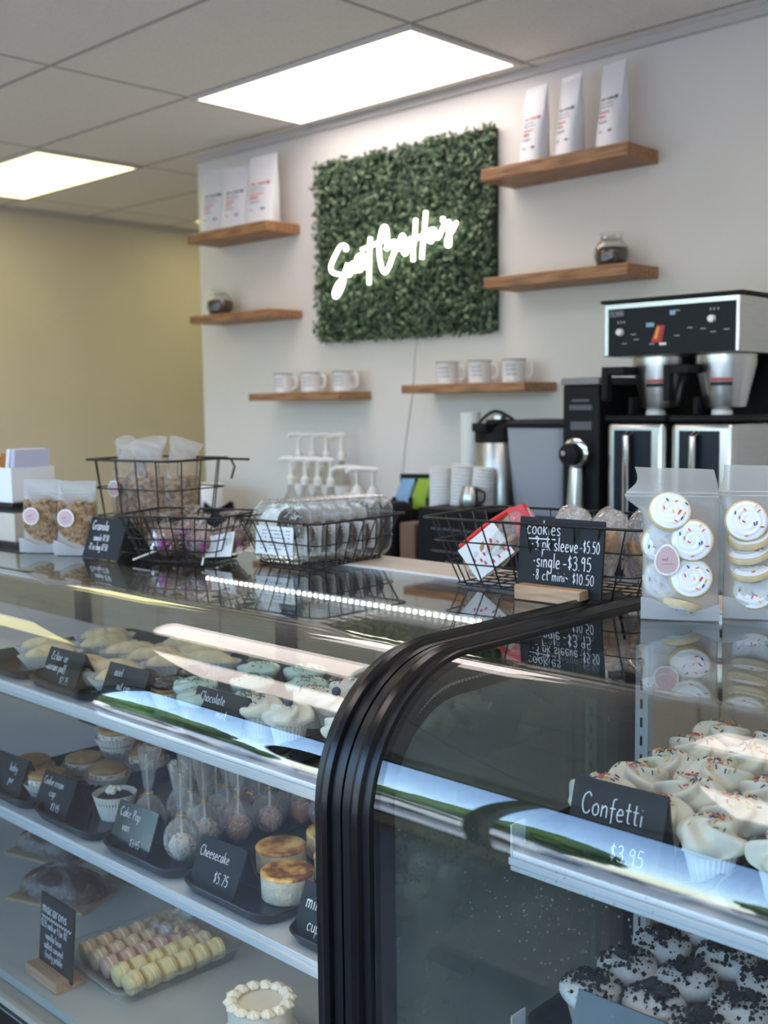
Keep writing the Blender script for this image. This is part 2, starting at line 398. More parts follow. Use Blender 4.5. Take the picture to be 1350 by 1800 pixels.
def car(x, y, colr, label):
    t = thing('car', label, 'car', (x, y, -.02), 0, 'parked cars outside')
    def sect(w, pts): return pts
    c = MB()
    body = [(-2.2, .35), (-2.25, .7), (-1.4, .95), (-.75, 1.42), (.75, 1.45), (1.45, 1.0), (2.15, .92), (2.25, .4)]
    c.loft([[(px, -.88, z) for px, z in body], [(px, .88, z) for px, z in body]]); c.build('body', pbr('car paint ' + str(colr), colr, .2), t, bevel=.08)
    c = MB(); c.loft([[(px, -.895, z) for px, z in ((-1.2, 1.0), (-.7, 1.34), (.68, 1.36), (1.2, 1.0))], [(px, .895, z) for px, z in ((-1.2, 1.0), (-.7, 1.34), (.68, 1.36), (1.2, 1.0))]])
    c.build('side_windows', pbr('car glass', (22, 26, 30), .08), t)
    for sx in (-1.4, 1.4):
        for sy in (-.8, .8):
            w = MB(); w.T = Matrix.Translation((sx, sy, .33)) @ Matrix.Rotation(PI / 2, 4, 'X'); w.lathe([(.12, -.1), (.33, -.1), (.33, .1), (.12, .1)], 20); w.build('wheel', M_matt_black, t)
car(-16, -10.5, (236, 236, 234), 'white car parked outside, furthest along from the shop door')
car(-9.8, -10.5, (232, 232, 230), 'white car parked outside beside the silver car')
car(-4.2, -10.8, (200, 204, 208), 'silver car parked straight across from the shop window')
car(1.5, -10.4, (226, 226, 222), 'white car parked outside at the driveway end of the row')

# ------------------------------------------------------------------ ceiling lights
def ceiling_light(cx, cy, warm, label):
    t = thing('ceiling_light', label, 'ceiling light', (cx, cy, ZC), 0, 'recessed fluorescent panels')
    f = MB()
    for a, b, c, d in ((-.61, .61, -.305, -.28), (-.61, .61, .28, .305), (-.61, -.585, -.28, .28), (.585, .61, -.28, .28)): f.box(a, b, c, d, -.012, -.0005)
    f.build('light_frame', pbr('light frame', (214, 210, 204), .5), t)
    d = MB(); d.box(-.585, .585, -.28, .28, -.008, -.001)
    d.build('diffuser', glow('warm diffuser', (255, 246, 182), PANEL_POWER * .62) if warm else glow('pinkish diffuser', (255, 240, 234), PANEL_POWER), t)
for i, (x, y, w, lb) in enumerate((
    (-3.175, 3.11, 0, 'fluorescent ceiling panel above the green wall sign'), (-5.62, 3.11, 1, 'yellowish fluorescent ceiling panel beside the tan wall'),
    (-3.28, 1.40, 0, 'fluorescent ceiling panel over the glass case'), 
    (-.85, 1.70, 0, 'fluorescent ceiling panel over the right-hand glass case'), (-3.40, .19, 0, 'fluorescent ceiling panel over the customer floor'),
    (-.85, .19, 0, 'fluorescent ceiling panel nearest the shop window'), (-5.62, .12, 1, 'fluorescent ceiling panel in the window corner by the tan wall'),
    (1.1, 2.2, 0, 'fluorescent ceiling panel past the coffee brewer'), (-5.62, 4.9, 1, 'fluorescent ceiling panel in the passage behind'))):
    ceiling_light(x, y, w, lb)

# ------------------------------------------------------------------ glass display cases
def profile(o=0.0, n=40, back=1.70, low=.435):
    """Case section (Y, Z) from the back of the flat top round the bend and down the front, moved inward by o."""
    P = [(back, 1.25 - o), (1.45, 1.25 - o)]
    for k in range(n + 1):
        a = R(90 + 90 * k / n); P.append((1.2 + (.2 - o) * math.cos(a), 1.05 + (.2 - o) * math.sin(a)))
    P += [(1.0 + o, .8), (1.0 + o, low)]
    return P
def shell(m, o0, o1, x0, x1, mi=0, back=1.70, low=.435):
    A = profile(o0, back=back, low=low); B = profile(o1, back=back, low=low)
    for pa in (0, 1):
        X = x0 if pa == 0 else x1
    n = len(A); vs = []
    for x in (x0, x1):
        vs += [(x, y, z) for y, z in A] + [(x, y, z) for y, z in B]
    fs = []
    for i in range(n - 1):
        fs += [(i, 2 * n + i, 2 * n + i + 1, i + 1), (n + i, n + i + 1, 3 * n + i + 1, 3 * n + i), (i, i + 1, n + i + 1, n + i), (2 * n + i, 3 * n + i, 3 * n + i + 1, 2 * n + i + 1)]
    fs += [(0, n, 3 * n, 2 * n), (n - 1, 3 * n - 1, 4 * n - 1, 2 * n - 1)]
    return m.add(vs, fs, mi)
S1, S2, DK = 1.012, .722, .45
def display_case(x0, x1, ends, label, shelf_range, s2, fog):
    t = thing('bakery_display_case', label, 'display case', ((x0 + x1) / 2, 1.35, 0), 0, 'curved glass bakery cases')
    cx = (x0 + x1) / 2
    inv = Matrix.Translation((-cx, -1.35, 0))
    def part(name, mb, mats, par=t, **k):
        for i, p in enumerate(mb.v): mb.v[i] = tuple(inv @ Vector(p))
        return mb.build(name, mats, par, **k)
    m = MB(); m.box(x0, x1, 1.03, 1.69, .0, .425); part('base_cabinet', m, M_black, bevel=.004)
    m = MB(); m.box(x0, x1, .992, 1.028, .418, .432); part('sill_rail', m, pbr('pale sill strip', (168, 164, 150), .4, .3))
    m = MB(); m.box(x0, x1, .985, 1.03, .36, .418); part('bumper_rail', m, M_gloss_black, bevel=.006)
    m = MB(); m.box(x0 + .02, x1 - .02, 1.03, 1.66, DK - .02, DK)
    part('deck', m, M_grey_metal)
    m = MB(); shell(m, 0, .006, x0 + .02, x1 - .02); part('curved_glass', m, M_case_glass, smooth=50)
    for ex, sgn, ftd in ends:   # sgn: the way to the inside of the case
        m = MB(); a, b = sorted((ex, ex + sgn * .05))
        shell(m, -.004, .03, a, b, back=1.72, low=.42)
        shell(m, .03, .066, *sorted((ex + sgn * .012, ex + sgn * .03)), back=1.70, low=.42)
        part('end_frame', m, M_black, smooth=30)
        m = MB()
        for dx, rr in ((.027, .0105),):
            m.tube([(ex + sgn * dx, y, z) for y, z in profile(-.003, 24, 1.72, .42)], rr, 8)
        part('gasket', m, M_gloss_black)
        m = MB(); P = profile(.02, 24, 1.68, DK) + [(1.68, DK)]
        xx = sorted((ex + sgn * .018, ex + sgn * .024)); m.prism_x(P, *xx); part('end_panel', m, fog if ftd else M_end_glass, smooth=20)
        m = MB(); xs_ = ex + sgn * (.031 if ftd else .040)
        pf = profile(.046, 40, 1.45, .46); dots = []
        for (ya, za), (yb, zb) in zip(pf, pf[1:]):
            nn = max(1, round(math.hypot(yb - ya, zb - za) / .008)); dots += [(ya + (yb - ya) * k / nn, za + (zb - za) * k / nn) for k in range(nn)]
        for y, z in dots:
            m.cbox((xs_, y, z), (.003, .004, .004))
        if ftd: part('unlit_light_strip', m, pbr('dull strip', (176, 166, 146), .4))
        m = MB(); zz = .5
        while zz < 1.1 and not ftd: m.cbox((xs_, 1.055, zz), (.004, .006, .012)); zz += .03
        if not ftd: part('added_end_light_strip', m, glow('added warm diodes', (255, 232, 196), 120.0))  # diodes added out of sight behind the frame to brighten nearby cakes
        m = MB(); u0, u1 = sorted((ex + sgn * .062, ex + sgn * .086))
        m.box(u0, u1, 1.625, 1.64, DK, 1.19)
        for k in range(22):
            z = DK + .03 + k * .0318; m.box((u0 + u1) / 2 - .002, (u0 + u1) / 2 + .002, 1.6235, 1.6255, z, z + .016, 1)
        m.tube([((u0 + u1) / 2, 1.622, 1.165), ((u0 + u1) / 2, 1.63, 1.165)], .007, 12, 2)
        part('slotted_upright', m, [M_white_metal, M_matt_black, M_chrome])
    for zs, (a, b) in ((S1, shelf_range), (s2, shelf_range)):
        m = MB(); m.box(a, b, 1.137, 1.615, zs - .012, zs)
        m.box(a - .002, b + .002, 1.131, 1.139, zs - .017, zs - .007); m.box(a - .002, b + .002, 1.135, 1.141, zs - .026, zs - .019)
        for x in (a + .1, b - .1, (a + b) / 2): m.loft([[(x - .004, 1.6, zs - .012), (x + .004, 1.6, zs - .012), (x + .004, 1.6, zs - .06), (x - .004, 1.6, zs - .06)], [(x - .004, 1.25, zs - .012), (x + .004, 1.25, zs - .012), (x + .004, 1.25, zs - .02), (x - .004, 1.25, zs - .02)]])
        sh = part('shelf', m, M_white_metal, bevel=.0015)
        lb = MB(); lb.box(max(a + .05, -1.95), b - .03, 1.152, 1.168, zs - .0245, zs - .0125)
        part('added_shelf_light', lb, glow('warm added shelf glow', (255, 238, 206), 9.0) if ends[0][1] < 0 else glow('cool added shelf glow', (255, 246, 232), 4.0), sh)  # unseen bar added behind the lip to brighten the goods below
        for x in (a, b):
            e = MB(); e.box(x - .001, x + .001, 1.135, 1.165, zs - .012, zs + .036); part('end_plate', e, M_white_metal, sh)
    m = MB(); m.box(x0, x1, 1.705, 1.86, 1.19, 1.249); part('rear_ledge', m, M_beige, bevel=.003)
    m = MB(); m.box(x0 + .02, x1 - .02, 1.688, 1.705, 1.235, 1.2515); part('glass_edge_strip', m, M_white_plastic)
    m = MB()
    xs = [x0 + .03] + [x0 + (x1 - x0) * k / 3 for k in (1, 2)] + [x1 - .03]
    for x in xs: m.box(x - .022, x + .022, 1.655, 1.685, DK - .02, 1.19)
    m.box(x0, x1, 1.655, 1.685, 1.175, 1.235); m.box(x0, x1, 1.655, 1.685, DK - .02, DK + .03)
    part('rear_door_frame', m, M_black)
    for k in range(3):
        a = x0 + (x1 - x0) * k / 3 + .02; b = x0 + (x1 - x0) * (k + 1) / 3 - .02
        m = MB(); m.box(a, b, 1.667, 1.672, DK + .03, 1.175); part('rear_door', m, M_rear_glass)
    m = MB(); lx0, lx1 = (max(x0, -2.2), min(x1, -1.33)) if ends[0][1] < 0 else (-.3, x1 - .1)
    m.box(lx0, lx1, 1.64, 1.655, 1.178, 1.19); part('light_strip', m, M_white_plastic)
    d = MB(); k = lx0 + .01
    while k < lx1: d.box(k, k + .006, 1.637, 1.643, 1.1795, 1.1865); k += .0185
    part('diodes', d, glow('cool white diodes', (244, 248, 236), 36.0), t)
    return t
display_case(-3.7, -1.052, ((-1.052, -1, 0),), 'curved glass bakery case holding cake pops, cheesecakes and macarons', (-3.3, -1.17), S2, M_end_glass)
display_case(-1.048, .8, ((-1.048, 1, 1),), 'curved glass bakery case with fogged end, holding confetti and cookie crumb cupcakes', (-.873, .6), .748, M_fog_glass)
m = MB(); m.T = Matrix.Translation((-3.97, YF - .05, 1.6)) @ Matrix.Rotation(PI / 2, 4, 'X'); m.lathe([(0, -.003), (.3, -.003), (.3, .003), (0, .003)], 40)
tag(m.build('window_decal', M_matt_black), 'round dark decal on the shop window', 'decal')

# ------------------------------------------------------------------ wall shelves and what stands on them
def wall_shelf(x0, x1, z, th, label):
    t = thing('floating_shelf', label, 'wall shelf', ((x0 + x1) / 2, 3.4, z), 0, 'floating oak wall shelves')
    w = (x1 - x0) / 2
    m = MB(); m.box(-w, w, -.1, .0995, -th, 0); m.build('shelf_board', M_oak, t, bevel=.003)
wall_shelf(-2.675, -2.053, 2.457, .046, 'oak floating shelf with three white coffee bags, near the brewer end')
wall_shelf(-2.665, -2.048, 2.062, .040, 'oak floating shelf holding one glass jar, above the coffee brewer')
wall_shelf(-3.09, -2.475, 1.675, .034, 'oak floating shelf with three mugs, below the green panel\'s edge')
wall_shelf(-4.49, -3.90, 2.424, .046, 'oak floating shelf with three white coffee bags, at the wall corner')
wall_shelf(-4.49, -3.893, 2.034, .036, 'short oak floating shelf with a small jar, at the wall corner')
wall_shelf(-4.055, -3.455, 1.656, .034, 'oak floating shelf with three mugs, above the syrup pumps')

M_bag = pbr('white coffee bag', (226, 226, 230), .38, var=.015, vscale=12, bump=.2, bscale=14)
M_bag_red = pbr('red print', (196, 52, 62), .5); M_bag_pink = pbr('faded red print', (214, 132, 140), .5); M_bag_dark = pbr('dark print', (52, 56, 70), .5); M_bag_grey = pbr('grey print', (176, 178, 190), .5)
def coffee_bag(w, h, red, label, loc, rz, grp):
    t = thing('coffee_bag', label, 'coffee bag', loc, rz, grp)
    m = MB(); L = []; d0 = .075
    for k in range(13):
        q = k / 12; d = d0 * (1 - q) ** .8 + .004; ww = w * (1 - .03 * math.sin(q * PI)); z = h * q
        L.append([(x * ww / 2, y * d / 2 + .012 * q + .002 * math.sin(9 * q + 3 * x), z) for x, y in ((-1, -.7), (-.8, -.95), (-.3, -1.03), (.3, -1.02), (.8, -.96), (1, -.7), (1, .7), (.8, .95), (-.8, .95), (-1, .7))])
    m.loft(L); m.build('pouch', M_bag, t, smooth=60)
    def yf(z): q = z / h; return -(d0 * (1 - q) ** .8 + .004) / 2 * 1.05 + .012 * q - .0012
    lb = MB()
    def bar(x0, x1, z0, z1, mi): lb.loft([[(x0, yf(z0), z0), (x1, yf(z0), z0), (x1, yf(z1), z1), (x0, yf(z1), z1)], [(x0, yf(z0) + .004, z0), (x1, yf(z0) + .004, z0), (x1, yf(z1) + .004, z1), (x0, yf(z1) + .004, z1)]], mi)
    r = random.Random(len(label))
    for k, (zz, n, mi) in enumerate(((.60, 6, 0 if red else 1), (.545, 5, 3), (.50, 6, 3), (.44, 5, 2), (.385, 3, 0 if red else 2), (.32, 4, 3))):
        x = -w * .33
        for q in range(n):
            ww = w * r.uniform(.05, .1); bar(x, x + ww, h * zz, h * (zz + .022), mi); x += ww + w * .015
    bar(w * .24, w * .34, h * .595, h * .63, 0 if red else 1); bar(w * .1, w * .24, h * .2, h * .222, 1); bar(-w * .3, -w * .2, h * .2, h * .222, 3)
    lb.build('lettering', [M_bag_red, M_bag_dark, M_bag_pink, M_bag_grey], t)
    s = MB(); s.box(-w / 2, w / 2, .0105, .0145, h - .001, h + .014); s.build('top_seal', M_bag, t)
g = 'coffee bags on the wall shelves'
coffee_bag(.105, .262, 1, 'white coffee bag with red print on the shelf edge nearest the green panel', (-2.485, 3.375, 2.457), -.15, g)
coffee_bag(.105, .270, 0, 'white coffee bag with dark print, middle one above the jar shelf', (-2.335, 3.375, 2.457), -.25, g)
coffee_bag(.105, .277, 0, 'white coffee bag with dark print at the outer shelf end above the brewer', (-2.160, 3.375, 2.457), -.2, g)
coffee_bag(.16, .285, 0, 'white coffee bag with dark print nearest the tan wall', (-4.365, 3.375, 2.424), .1, g)
coffee_bag(.16, .268, 0, 'white coffee bag, middle one on the corner shelf', (-4.18, 3.36, 2.424), .1, g)
coffee_bag(.165, .29, 1, 'white coffee bag with red print on the corner shelf, tallest of its three', (-3.995, 3.36, 2.424), .12, g)

M_jar = clear('jar glass', (.95, .96, .95), 1.5, boost=1.3)
M_beans = pbr('coffee beans', (56, 34, 24), .45, var=.5, vscale=120, bump=1.0, bscale=180)
def glass_jar(r, label, loc):
    t = thing('glass_jar', label, 'jar', loc, 0, 'coffee bean jars')
    k = r / .062
    pf = [(.035, 0), (.052, .008), (.062, .04), (.060, .065), (.045, .088), (.036, .097), (.036, .105), (.042, .118)]
    m = MB(); m.lathe([(a * k, b * k) for a, b in pf] + [(a * k - .0025, b * k) for a, b in reversed(pf[1:])] + [(0.0, .004)], 32); m.build('glass_body', M_jar, t)
    b = MB(); b.lathe([(0, .004), (.03 * k, .004), (.049 * k, .010 * k), (.0585 * k, .04 * k), (.0565 * k, .066 * k), (.03 * k, .071 * k), (0, .069 * k)], 28); b.build('beans', M_beans, t)
    n = MB(); n.tube([(.037 * k * math.cos(a), .037 * k * math.sin(a), .1 * k) for a in [2 * PI * i / 24 for i in range(24)]], .0022, 6, 0, True); n.build('wire_clip', M_chrome, t)
glass_jar(.062, 'round glass jar of coffee beans on the shelf above the brewer', (-2.175, 3.40, 2.0625))
glass_jar(.066, 'small glass jar of coffee beans on the corner shelf', (-4.375, 3.40, 2.0345))

M_mug = pbr('white enamel', (228, 228, 230), .2); M_mug_rim = pbr('dark enamel rim', (52, 54, 58), .25)
mg = thing('enamel_mug', '', 'mug', (0, 0, 0), 0, 'white mugs on the wall shelves')
m = MB(); m.lathe([(0, 0), (.042, 0), (.045, .004), (.045, .083), (.0465, .086), (.0425, .086), (.042, .006), (0, .005)], 28); m.build('mug_body', M_mug, mg)
m = MB(); m.tube([(.0455 * math.cos(a), .0455 * math.sin(a), .0858) for a in [2 * PI * i / 28 for i in range(28)]], .0018, 6, 0, True); m.build('rim', M_mug_rim, mg)
m = MB(); m.tube(smoothline([(.043, 0, .072), (.062, 0, .074), (.07, 0, .06), (.07, 0, .035), (.062, 0, .02), (.043, 0, .018)], 4), .0055, 8); m.build('handle', M_mug, mg)
m = MB()
for k in range(3):
    for j in range(4):
        z = .06 - .016 * k; a0 = R(-118 + j * 14 + k * 3); a1 = a0 + R(9)
        m.loft([[(.0454 * math.cos(a), .0454 * math.sin(a), z), (.0454 * math.cos(a), .0454 * math.sin(a), z + .006), (.0448 * math.cos(a), .0448 * math.sin(a), z + .006), (.0448 * math.cos(a), .0448 * math.sin(a), z)] for a in (a0, a1)])
m.build('lettering', pbr('grey mug print', (130, 134, 142), .5), mg)
mrep = Rep(mg)
for x, z, lb in ((-3.925, 1.6565, 'white mug at the corner end of the shelf above the syrup pumps'), (-3.735, 1.6565, 'white mug in the middle of the shelf above the syrup pumps'), (-3.53, 1.6565, 'white mug nearest the green panel seam on the shelf above the syrup pumps'),
                 (-2.93, 1.6755, 'white mug on the syrup-pump end of the shelf above the airpot'), (-2.765, 1.6755, 'white mug in the middle of the shelf above the airpot'), (-2.60, 1.6755, 'white mug nearest the brewer on the shelf above the airpot')):
    mrep.at((x, 3.40, z), R(20), lb)

# ------------------------------------------------------------------ green wall panel and neon sign
gp = thing('greenery_panel', 'square panel of artificial boxwood leaves on the white wall', 'wall panel', (-3.245, 3.5, 2.267))
m = MB(); m.box(-.495, .495, -.03, -.0005, -.385, .385); m.build('backing_mat', pbr('dark green mat', (30, 44, 32), .8), gp)
rl = random.Random(11); m = MB()
for i in range(6200):
    x, z = rl.uniform(-.505, .505), rl.uniform(-.395, .395); y = -.025 - rl.random() * .045
    if abs(x) < .004: continue
    a = rl.uniform(0, 2 * PI); n = Vector((rl.uniform(-.8, .8), -1, rl.uniform(-.5, .9))).normalized()
    u = n.cross(Vector((math.cos(a), .3, math.sin(a)))).normalized(); v = n.cross(u); L = rl.uniform(.011, .019); w = L * .55; p = Vector((x, y, z))
    pts = [p - u * L, p - u * .2 * L + v * w * .9 - n * .002, p + u * L, p - u * .2 * L - v * w * .9 - n * .002]
    m.add([tuple(q) for q in pts] + [tuple(p + n * .004)], [(0, 1, 4), (1, 2, 4), (2, 3, 4), (3, 0, 4)], rl.choice((0, 0, 1, 1, 2)))
lf = m.build('boxwood_leaves', [pbr('dark boxwood', (56, 76, 58), .5, spec=.35), pbr('mid boxwood', (78, 100, 76), .5, spec=.35), pbr('pale boxwood', (126, 142, 112), .5, spec=.35)], gp, smooth=0); lf['kind'] = 'stuff'

NEON = [[(245,470),(252,440),(225,425),(190,445),(140,530),(108,600),(120,645),(180,662),(222,672),(215,740),(175,820),(148,845),(135,815),(170,740),(215,690),(245,620),(262,575)],
 [(262,575),(262,640),(275,665),(298,610),(305,560),(310,620),(330,625),(352,540)], [(352,540),(385,520),(370,500),(345,530),(350,610),(375,620),(400,560)], [(400,560),(425,530),(410,500),(390,530),(398,590),(425,590),(448,540)],
 [(467,352),(455,540),(450,735)], [(390,455),(460,425),(520,400),(575,375)],
 [(605,450),(615,380),(612,290),(595,258),(568,290),(545,400),(545,500),(560,590),(590,635),(625,590),(655,510),(685,440)],
 [(685,440),(655,420),(665,380),(695,390),(700,440),(670,450)], [(700,430),(735,340),(750,325),(760,360),(740,420),(765,480),(785,440),(800,370)], [(800,370),(815,350),(830,380),(815,430),(835,440)],
 [(860,185),(850,330),(835,440),(835,535)], [(945,118),(930,300),(915,420),(908,515)], [(800,390),(870,345),(960,300),(1010,280)],
 [(1010,265),(975,280),(960,340),(985,370),(1010,320),(1015,270),(1030,330),(1050,330),(1085,250)], [(1085,165),(1088,205)],
 [(1085,250),(1115,210),(1140,205),(1130,260),(1140,340),(1135,400),(1115,385),(1130,320),(1165,270),(1190,215),(1200,208)]]
ns = thing('neon_sign', 'glowing white script neon sign on the green panel', 'neon sign', (-3.23, 3.40, 2.19))
def neon_xz(px, py):
    X, Y = 570 + px / 5.0, 350 + py / 5.0                       # affine fit of the wall plane around the sign
    u = (X - 702.5) / 225.0; v = (Y - 455.0)
    x = -.369 + .738 * ((X - 590) / 225.0) ** 1.0 + .018 * ((X - 590) / 225.0) * (1 - (X - 590) / 225.0) * 4 * .5
    s = 1967 / 4.84 * (1 + .16 * u)
    base = 455 + (-.178 * (X - 702.5))
    return x, (456 - .155 * (X - 702.5) - Y) / s
tubes = MB(); back = MB()
for st in NEON:
    P = smoothline([(neon_xz(*p)[0], 0, neon_xz(*p)[1]) for p in st], 4)
    tubes.tube(P, .0076, 8); back.tube([p + Vector((0, .018, 0)) for p in P], .022, 8, 0, False, .35)
tubes.build('neon_tube', glow('neon white', (255, 255, 226), 7.0), ns)
back.build('acrylic_backing', clear('clear acrylic', (.9, .93, .92), 1.45, .05, milk=.06), ns)
m = MB()
for x, z in ((-.3, -.05), (.3, .05), (0, .02)): m.tube([(x, .02, z), (x, .065, z)], .004, 8)
m.build('standoff', M_chrome, ns)
m = MB(); m.tube(smoothline([(.12, .085, -.30), (.05, .096, -.33), (.02, .096, -.55), (-.03, .096, -.8), (-.05, .094, -1.0), (-.02, .085, -1.18)], 6), .0022, 6); m.build('power_cord', pbr('white cord', (206, 204, 200), .5), ns)

# ------------------------------------------------------------------ back counter
def cabinet(x0, x1, label):
    t = thing('base_cabinet', label, 'cabinet', ((x0 + x1) / 2, 3.15, 0), 0, 'cabinets under the coffee counter')
    w = (x1 - x0) / 2 - .002
    m = MB(); m.box(-w, w, -.3, .345, .08, .958); m.box(-w, w, -.25, .34, 0, .08); m.build('carcass', M_beige, t)
    for sx in (-1, 1):
        d = MB(); d.box(min(sx * .003, sx * (w - .003)), max(sx * .003, sx * (w - .003)), -.32, -.3005, .1, .95); dr = d.build('door', M_beige, t, bevel=.003)
        h = MB(); h.tube([(sx * .05, -.32, .7), (sx * .05, -.345, .7), (sx * .05, -.345, .85), (sx * .05, -.32, .85)], .005, 8); h.build('handle', M_steel, dr)
for k, lb in enumerate(('nearest the wall corner', 'below the syrup pumps', 'below the cup sleeves', 'below the airpot', 'below the coffee brewer', 'past the coffee brewer')):
    cabinet(-4.6 + k * .9, -4.6 + (k + 1) * .9, 'beige base cabinet under the back counter, ' + lb)
m = MB(); m.box(-4.62, .8, 2.79, 3.498, .96, 1.0); tag(m.build('worktop', pbr('grey worktop', (150, 148, 144), .35, var=.15, vscale=30), bevel=.004), 'long grey worktop along the white wall', 'worktop')
CT = 1.0005
# syrup bottles
def lab(n): return ('nearest the wall corner', 'second from the wall corner', 'third from the wall corner', 'fourth from the wall corner')[n]
M_pump = pbr('white pump plastic', (236, 234, 230), .35); M_bottle = clear('bottle plastic', (.86, .83, .78), 1.45, .1, milk=.25, milkcol=(220, 216, 208))
sb = thing('syrup_bottle', '', 'syrup bottle', (0, 0, 0), 0, 'pump bottles of coffee syrup')
m = MB(); m.lathe([(0, 0), (.034, 0), (.037, .005), (.037, .17), (.032, .2), (.016, .235), (.014, .262), (0, .262)], 22); m.build('bottle', M_bottle, sb)
m = MB(); m.lathe([(.0373, .04), (.0377, .04), (.0377, .15), (.0373, .15)], 22); m.build('label', M_card, sb)
m = MB(); m.lathe([(.0, .26), (.018, .26), (.018, .288), (.011, .296), (.008, .33), (.0075, .362), (0, .362)], 16)
m.tube(smoothline([(.012, 0, .366), (-.01, 0, .37), (-.04, 0, .368), (-.052, 0, .356)], 4), [.012] * 5 + [.010] * 5 + [.006] * 3, 10); pm = m.build('pump', M_pump, sb)
srep = Rep(sb)
for row, (y, z0, xs) in enumerate(((3.2, CT, (-3.655, -3.565, -3.485, -3.405)), (3.36, 1.1005, (-3.78, -3.69, -3.60, -3.505)))):
    for k, x in enumerate(xs):
        srep.at((x, y, z0), R(38), 'clear syrup bottle with white pump, %s in the %s row' % (lab(k), ('front', 'raised back')[row]))
m = MB(); m.box(-3.86, -3.44, 3.29, 3.46, CT, 1.1); tag(m.build('bottle_riser', M_matt_black, bevel=.003), 'black step riser under the back row of syrup bottles', 'riser')
# sauce pumps
sp_ = thing('sauce_jug', '', 'sauce jug', (0, 0, 0), 0, 'sauce jugs with pumps')
m = MB(); m.lathe([(0, 0), (.05, 0), (.053, .006), (.053, .15), (.045, .175), (.03, .185), (0, .185)], 24); m.build('jug', pbr('dark sauce jug', (62, 40, 34), .3), sp_)
m = MB(); m.lathe([(.0533, .03), (.0537, .03), (.0537, .125), (.0533, .125)], 24); m.build('label', M_card, sp_)
m = MB(); m.lathe([(0, .185), (.032, .185), (.032, .205), (.016, .235), (.008, .245), (.007, .30), (0, .30)], 18); m.tube(smoothline([(.02, 0, .305), (-.02, 0, .31), (-.085, 0, .308), (-.1, 0, .295)], 4), .0095, 10); m.build('pump', M_pump, sp_)
jrep = Rep(sp_)
jrep.at((-3.095, 3.05, CT + .045), R(36), 'dark sauce jug with long white pump beside the syrup bottles')
jrep.at((-2.98, 3.02, CT + .045), R(36), 'dark sauce jug with white pump nearest the packet organizer')
m = MB(); m.box(-3.16, -2.90, 2.95, 3.13, CT, CT + .044); tag(m.build('jug_tray', M_matt_black, bevel=.004), 'low black tray under the two sauce jugs', 'tray')
# packet organizer
t = thing('packet_organizer', 'black organizer holding blue, green and white packets', 'organizer', (-2.745, 3.04, CT), R(26))
m = MB()
m.box(-.1, .1, .05, .058, 0, .34); m.box(-.1, .1, -.06, -.052, 0, .22)
for x in (-.1, -.036, .03, .094): m.box(x, x + .006, -.06, .058, 0, .26)
m.box(-.1, .1, -.06, .058, 0, .006); m.build('organizer_body', M_matt_black, t)
for k, (x, c, n) in enumerate(((-.064, (150, 184, 214), 'blue'), (.0, (164, 190, 48), 'green'), (.066, (228, 230, 234), 'white'))):
    m = MB()
    for j in range(5): m.box(x - .026, x + .026, -.04 + j * .018, -.03 + j * .018, .008, .275 + .012 * j)
    tag(m.build('sweetener_packets', pbr(n + ' packet', c, .5), t), n + ' packets', None)
# cup sleeves, cups
t = thing('cup_stack', 'tall stack of white paper cups beside the airpot', 'cup stack', (-2.645, 3.2, CT))
m = MB(); z = 0
prof = [(0, 0), (.03, 0)]
for k in range(26): prof += [(.036, .02 + k * .021), (.0385, .038 + k * .021), (.0385, .0405 + k * .021), (.035, .0405 + k * .021)]
prof += [(0, prof[-1][1])]
m.lathe(prof, 26); m.build('nested_cups', M_card, t)
for k, (x, y, h, tl, lb) in enumerate(((-2.60, 2.965, .36, .03, 'tilted stack of white cup lids beside the packet organizer'), (-2.515, 2.97, .37, .06, 'tilted stack of white cup lids in the middle of the sleeve caddy'), (-2.43, 2.975, .365, .08, 'tilted stack of white cup lids nearest the airpot'))):
    t = thing('lid_stack', lb, 'lid stack', (x, y, CT + .02), 0, 'stacks of white lids'); m = MB(); pr = [(0, 0)]
    n = 30
    for j in range(n): pr += [(.036, h * j / n), (.040, h * (j + .4) / n), (.040, h * (j + .7) / n)]
    pr += [(0, h)]; m.T = Matrix.Rotation(tl, 4, 'Y'); m.lathe(pr, 22); m.build('nested_lids', M_white_plastic, t)
# airpot
t = thing('airpot', 'steel airpot with black lid beside the tall cup stack', 'airpot', (-2.468, 3.145, CT + .17))
m = MB(); m.lathe([(.082, .03), (.085, .032), (.085, .29), (.082, .295)], 36); m.build('steel_body', M_steel, t)
m = MB(); m.lathe([(0, .0), (.088, .0), (.09, .004), (.09, .03), (0, .03)], 36); m.build('base', M_matt_black, t)
m = MB(); m.lathe([(0, .29), (.088, .29), (.088, .325), (.078, .345), (.05, .352), (.05, .37), (0, .372)], 36); m.box(-.03, .03, -.12, -.04, .33, .36); lid = m.build('pump_lid', M_matt_black, t, bevel=.004)
m = MB(); m.lathe([(0, .372), (.03, .372), (.03, .384), (0, .386)], 24); m.build('push_button', M_steel, lid)
m = MB(); m.tube(smoothline([(-.08, 0, .32), (-.11, 0, .34), (-.02, -.0, .4), (.09, 0, .35), (.088, 0, .32)], 5), .006, 8); m.build('carry_handle', M_matt_black, t)
m = MB(); m.box(-2.57, -2.1, 3.03, 3.26, CT, CT + .169); tag(m.build('airpot_stand', M_matt_black, bevel=.006), 'black box stand under the airpot and ice bin', 'stand')
